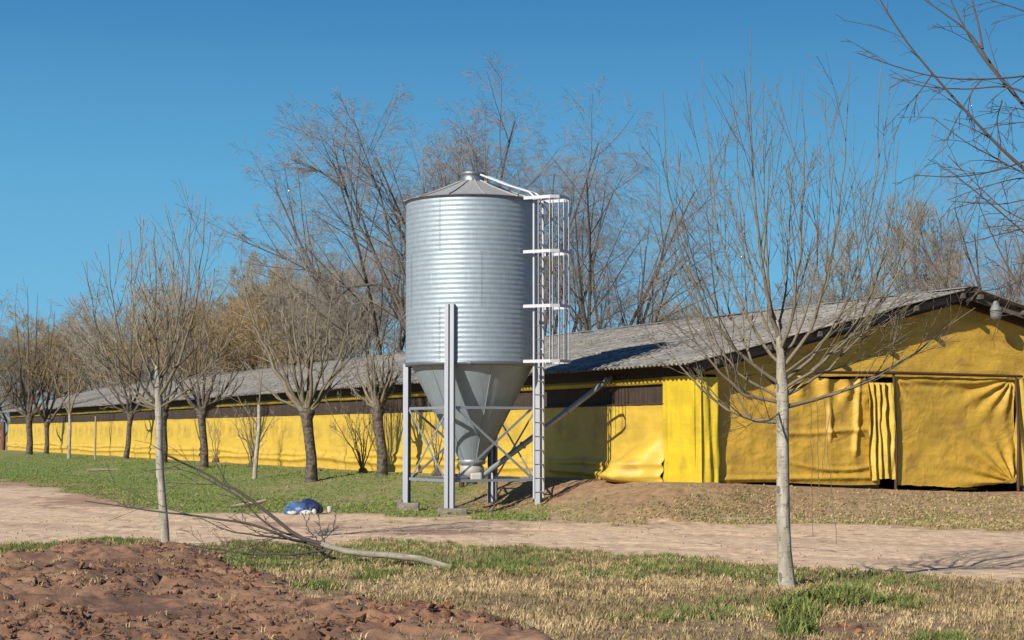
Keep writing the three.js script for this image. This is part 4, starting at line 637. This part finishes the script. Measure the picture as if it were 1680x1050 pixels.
// ---------------------------------------------------------------- small things on the ground
{
  const base = foot(498, 841), R = rng(5), lump = (sx, sy, sz, seed, x, y, z) => { const g = new THREE.IcosahedronGeometry(1, 5), p = g.attributes.position; for (let i = 0; i < p.count; i++) { const a = V(p.getX(i), p.getY(i), p.getZ(i)), k = 1 + 0.22 * ridge(a.x * 1.6 + a.z, a.y * 1.7 + seed, 3, seed) - 0.12; p.setXYZ(i, a.x * sx * k + x, Math.max(-0.04, a.y * sy * k + y), a.z * sz * k + z); } g.computeVertexNormals(); return g; };
  const bag = thing('blue_tarp', 'crumpled blue plastic tarpaulin heap lying at the far edge of the road', 'tarp', base);
  part('light_fold', lump(0.3, 0.2, 0.25, 601, -0.14, 0.05, 0.02), M.blue, bag, 'lighter blue left fold'); part('dark_fold', lump(0.28, 0.28, 0.25, 603, 0.14, 0.03, -0.02), M.blueDark, bag, 'dark blue right fold');
  part('white_lining', mergeGeometries([lump(0.1, 0.05, 0.06, 605, -0.2, 0.02, 0.22), lump(0.14, 0.06, 0.07, 607, 0.08, 0.02, 0.24), lump(0.06, 0.07, 0.05, 609, 0.24, 0.03, 0.2)]), M.white, bag, 'whitish torn lining along the front');
  const cup = foot(541, 840); const c = solo('white_cup', new THREE.LatheGeometry([[0, 0], [0.045, 0], [0.06, 0.13], [0.056, 0.13], [0.042, 0.01], [0, 0.01]].map((a) => new THREE.Vector2(...a)), 20), M.white, 'small whitish cup standing right of the blue tarpaulin', 'cup'); c.position.copy(cup);
  const st = foot(412, 832), s = solo('broken_branch', new Tubes().tube([V(-0.45, 0.03, 0.05), V(-0.2, 0.06, 0), V(0.1, 0.1, -0.05), V(0.32, 0.16, -0.1)], [0.03, 0.04, 0.045, 0.035], 8, true).geo(), M.palewood, 'short pale broken branch lying left of the blue tarpaulin', 'branch'); s.position.copy(st);
  const pk = foot(170, 772), pl = solo('pale_board', new RoundedBoxGeometry(1.3, 0.05, 0.3, 2, 0.01), M.palewood, 'pale board lying flat on the grass at left', 'board'); pl.position.copy(pk).add(V(0, 0.06, 0)); pl.rotation.y = 0.05;
  const sk = foot(757, 817), stake = solo('wooden_stake', new Tubes().tube([V(0, -0.1, 0), V(0.01, 0.2, 0), V(-0.01, 0.42, 0.01)], [0.07, 0.065, 0.055], 9, true).geo(), M.redwood, 'short weathered stake under the silo beside its nearest leg', 'stake'); stake.position.copy(sk);
  const rk = foot(808, 843), rodg = solo('bent_root', new Tubes().tube([V(0.02, -0.05, 0.05), V(-0.02, 0.06, 0.02), V(0.05, 0.17, 0), V(-0.03, 0.25, -0.02)], [0.03, 0.028, 0.024, 0.014], 7, true).geo(), M.twigDark, 'dark bent root sticking up in front of the rear silo leg', 'root'); rodg.position.copy(rk);
  const pp = foot(156, 754), post = thing('thin_post', 'thin pale post in front of the far yellow wall', 'post', pp); part('shaft', rod(V(0, -0.2, 0), V(0, 1.95, 0), 0.045, 8), M.palewood, post); part('cap', new THREE.CylinderGeometry(0.055, 0.055, 0.04, 10).translate(0, 1.97, 0), M.zincLeg, post);
  [[7, 'rusty brown post at the left edge, leftmost of three'], [17, 'greyish post between the two rusty posts at the left edge'], [26, 'rusty brown post nearest to the end of the yellow wall']].forEach(([px, label], i) => { const b = onGround(px, 121), o = solo('end_post', new Tubes().tube([V(0, -0.2, 0), V(0.02, 1.2, 0), V(0, 2.35 + i * 0.05, 0)], [0.17, 0.16, 0.15], 8, true).geo(), i === 1 ? M.greywood : M.rust, label, 'post', 'posts at the left end of the shed'); o.position.copy(b); });
}

// ---------------------------------------------------------------- loose earth and grass
{
  const R = rng(900), lumps = []; for (let k = 0; k < 3; k++) { const g = new THREE.IcosahedronGeometry(1, 1), p = g.attributes.position; for (let i = 0; i < p.count; i++) { const a = V(p.getX(i), p.getY(i), p.getZ(i)), q = 1 + 0.6 * vnoise(a.x * 1.5 + k * 9 + a.z * 0.7, a.y * 1.5 - a.z, 0, 700 + k) + 0.2 * vnoise(a.x * 4 + a.z * 3, a.y * 4, 0, 710 + k); p.setXYZ(i, a.x * q, a.y * q * 0.7, a.z * q); } g.computeVertexNormals(); lumps.push(g); }
  const mtx = [[], [], []], cols = [[], [], []], o = new THREE.Object3D();
  for (let i = 0; i < 30000; i++) {
    const d = 12 + 13 * R(), x = (R() * 2 - 1) * 0.34 * d, m = masks(x, -d); let s = 0.005 + 0.024 * Math.pow(R(), 7);
    if (Math.max(m.heap, m.patch * 0.7) < 0.35 + R() * 0.4 || vnoise(x * 1.2, d * 1.2, 0, 721) < -0.35 + R() * 0.3) continue;
    if (R() < 0.004) s *= 1.8; const k = Math.floor(R() * 3);
    o.position.set(x, height(x, -d, m) + s * 0.2, -d); o.rotation.set(R() * 6, R() * 6, R() * 6); o.scale.set(s * (1 + R()), s * (0.7 + 0.5 * R()), s * (1 + 0.6 * R())); o.updateMatrix(); mtx[k].push(o.matrix.clone()); cols[k].push(R() < 0.3 ? 0.35 + 0.3 * R() : 0.7 + 0.6 * R());
  }
  lumps.forEach((g, k) => { const im = new THREE.InstancedMesh(g, M.clod, mtx[k].length); mtx[k].forEach((m, i) => { im.setMatrixAt(i, m); im.setColorAt(i, rgb(cols[k][i], cols[k][i] * 0.97, cols[k][i] * 0.94)); }); im.name = numbered('soil_clods'); im.castShadow = im.receiveShadow = true; scene.add(im); tag(im, 'loose red-brown clods scattered over the earth heap', 'soil', 'clods of the earth heap', 'stuff'); });
}
{
  const tuft = (seed, blades, lean, wd) => { const R = rng(seed), p = [], ix = []; for (let b = 0; b < blades; b++) { const az = R() * 6.283, l = 0.55 + 0.45 * R(), le = lean * (0.3 + R()), bx = (R() - 0.5) * 0.5, bz = (R() - 0.5) * 0.5, wx = Math.cos(az + 1.57) * wd, wz = Math.sin(az + 1.57) * wd, dx = Math.cos(az), dz = Math.sin(az), k = p.length / 3;
    const q = (t) => [bx + dx * Math.sin(le * t) * l * t, l * t * Math.cos(le * t), bz + dz * Math.sin(le * t) * l * t]; const [a, m, e] = [q(0), q(0.55), q(1)];
    p.push(a[0] - wx, a[1], a[2] - wz, a[0] + wx, a[1], a[2] + wz, m[0] - wx * 0.8, m[1], m[2] - wz * 0.8, m[0] + wx * 0.8, m[1], m[2] + wz * 0.8, e[0], e[1], e[2]); ix.push(k, k + 1, k + 2, k + 2, k + 1, k + 3, k + 2, k + 3, k + 4); }
    const g = new THREE.BufferGeometry(); g.setAttribute('position', new THREE.Float32BufferAttribute(p, 3)); g.setIndex(ix); g.computeVertexNormals(); return g; };
  const blade = std([1, 1, 1], 0.8), R = rng(950), o = new THREE.Object3D();
  const dry = [], green = [], far = [];
  const put = (list, x, d, h, s, c) => { o.position.set(x, h - 0.005, -d); o.rotation.set((R() - 0.5) * 0.3, R() * 6.28, (R() - 0.5) * 0.3); o.scale.set(s * (0.8 + 0.5 * R()), s * (0.6 + 0.7 * R()), s * (0.8 + 0.5 * R())); o.updateMatrix(); list.push([o.matrix.clone(), c]); };
  for (let i = 0; i < 95000; i++) {
    const d = 12.2 + 15.5 * Math.pow(R(), 0.85), x = (R() * 2 - 1) * (0.32 * d + 0.4), m = masks(x, -d);
    if (m.road > 0.25 + 0.5 * R()) continue; const soil = Math.max(m.heap, m.patch); if (soil > 0.25 && R() > (soil > 0.7 ? (fbm(x * 1.1, d * 0.8, 3, 0, 733) > 0.3 ? 0.14 : 0.006) : 0.3)) continue;
    const thick = smooth(-0.3, 0.25, fbm(x * 1.3, d * 1.3, 3, 0, 731) + 0.1); if (R() > 0.2 + 0.8 * thick) continue;
    const [a, w] = shedCoords(x, -d), lawn = lawnAt(x, -d, m, a, w, 9), h = height(x, -d, m), v = 0.75 + 0.5 * R();
    if (R() < lawn * 0.85) put(green, x, d, h, 0.085 + 0.05 * R() + (m.px > 1240 && m.px < 1440 && lawn > 0.6 ? 0.1 : 0), [0.09 * v + 0.05 * R(), 0.14 * v, 0.028 * v]);
    else put(dry, x, d, h, 0.045 + 0.06 * R() + 0.05 * Math.pow(R(), 6), fbm(x * 0.9, d * 1.1, 3, 0, 741) + R() * 0.5 < 0.28 ? [0.41 * v, 0.295 * v, 0.15 * v] : [0.235 * v, 0.17 * v, 0.08 * v]);
  }
  for (let i = 0; i < 90000; i++) {
    const d = 29 + 66 * Math.pow(R(), 1.6), x = lerp(-0.33 * d, Math.min(0.33 * d, 12), R()), [a, w] = shedCoords(x, -d); if (w > -0.35 && a > -0.6) continue;
    const m = masks(x, -d); if (m.road > 0.3) continue; const dist = Math.hypot(Math.max(-a, 0), Math.max(-w, 0)); const lawn = lawnAt(x, -d, m, a, w, dist), v = 0.75 + 0.4 * R(); if (dist < 1.9 && a < 7 && R() < 0.9) continue; if (dist < 0.75 + 0.5 * m.n2) continue; const dryer = a < 7 && dist < 3 || px0(m) > 930 ? 0.3 : 1; if (R() > 0.3 + lawn * 0.7) continue;
    put(far, x, d, height(x, -d, m), 0.05 + 0.05 * R(), R() < (0.5 + 0.48 * lawn) * dryer ? [0.135 * v + 0.04 * R(), 0.225 * v, 0.028 * v] : [0.32 * v, 0.235 * v, 0.105 * v]);
  }
  for (let i = 0; i < 30000; i++) {                      // trodden grass before the gable
    const d = 29 + 8 * R(), x = 1.5 + 11 * R(), [a, w] = shedCoords(x, -d); if (a > -0.5) continue; const m = masks(x, -d); if (m.road > 0.3) continue;
    const lawn = lawnAt(x, -d, m, a, w, -a), v = 0.8 + 0.4 * R(); if (R() > smooth(0.5, 2.2, -a) * (0.35 + 0.9 * smooth(-0.25, 0.2, m.n1 + 0.5 * m.n2))) continue;
    put(far, x, d, height(x, -d, m), 0.04 + 0.045 * R(), R() < 0.12 + 0.7 * lawn ? [0.14 * v, 0.17 * v, 0.04 * v] : R() < 0.7 ? [0.42 * v, 0.31 * v, 0.15 * v] : [0.27 * v, 0.19 * v, 0.09 * v]);
  }
  { // stones on the road
    const o2 = new THREE.IcosahedronGeometry(1, 1), im = [], q = new THREE.Object3D();
    for (let i = 0; i < 5000; i++) { const d = 18 + 16 * R(), x = (R() * 2 - 1) * 0.33 * d, m = masks(x, -d); if (m.road < 0.6 || R() > 0.35) continue; const s = 0.008 + 0.02 * Math.pow(R(), 4); q.position.set(x, height(x, -d, m) + s * 0.2, -d); q.rotation.set(R() * 6, R() * 6, R() * 6); q.scale.set(s, s * 0.7, s * 1.2); q.updateMatrix(); im.push(q.matrix.clone()); }
    const st = new THREE.InstancedMesh(o2, std([0.42, 0.3, 0.2], 0.95), im.length); im.forEach((m, i) => st.setMatrixAt(i, m)); st.name = 'road_stones'; st.castShadow = st.receiveShadow = true; scene.add(st); tag(st, 'small loose stones and crumbs scattered on the dirt road', 'stones', null, 'stuff');
  }
  function px0(m) { return m.px; }
  const emit = (list, name, g, label) => { const im = new THREE.InstancedMesh(g, blade, list.length); list.forEach(([m, c], i) => { im.setMatrixAt(i, m); im.setColorAt(i, rgb(...c)); }); im.name = name; im.castShadow = im.receiveShadow = true; scene.add(im); tag(im, label, 'grass', null, 'stuff'); };
  emit(dry, 'dry_grass', tuft(1, 10, 1.5, 0.035), 'short straw-coloured dry grass in front of the dirt road');
  emit(green, 'green_grass', tuft(2, 10, 0.8, 0.035), 'fresh green grass tufts growing among the dry grass');
  emit(far, 'lawn_grass', tuft(3, 9, 1.0, 0.045), 'green turf between the dirt road and the yellow shed wall');
  console.log('grass', dry.length, green.length, far.length);
}
renderer.render(scene, camera);
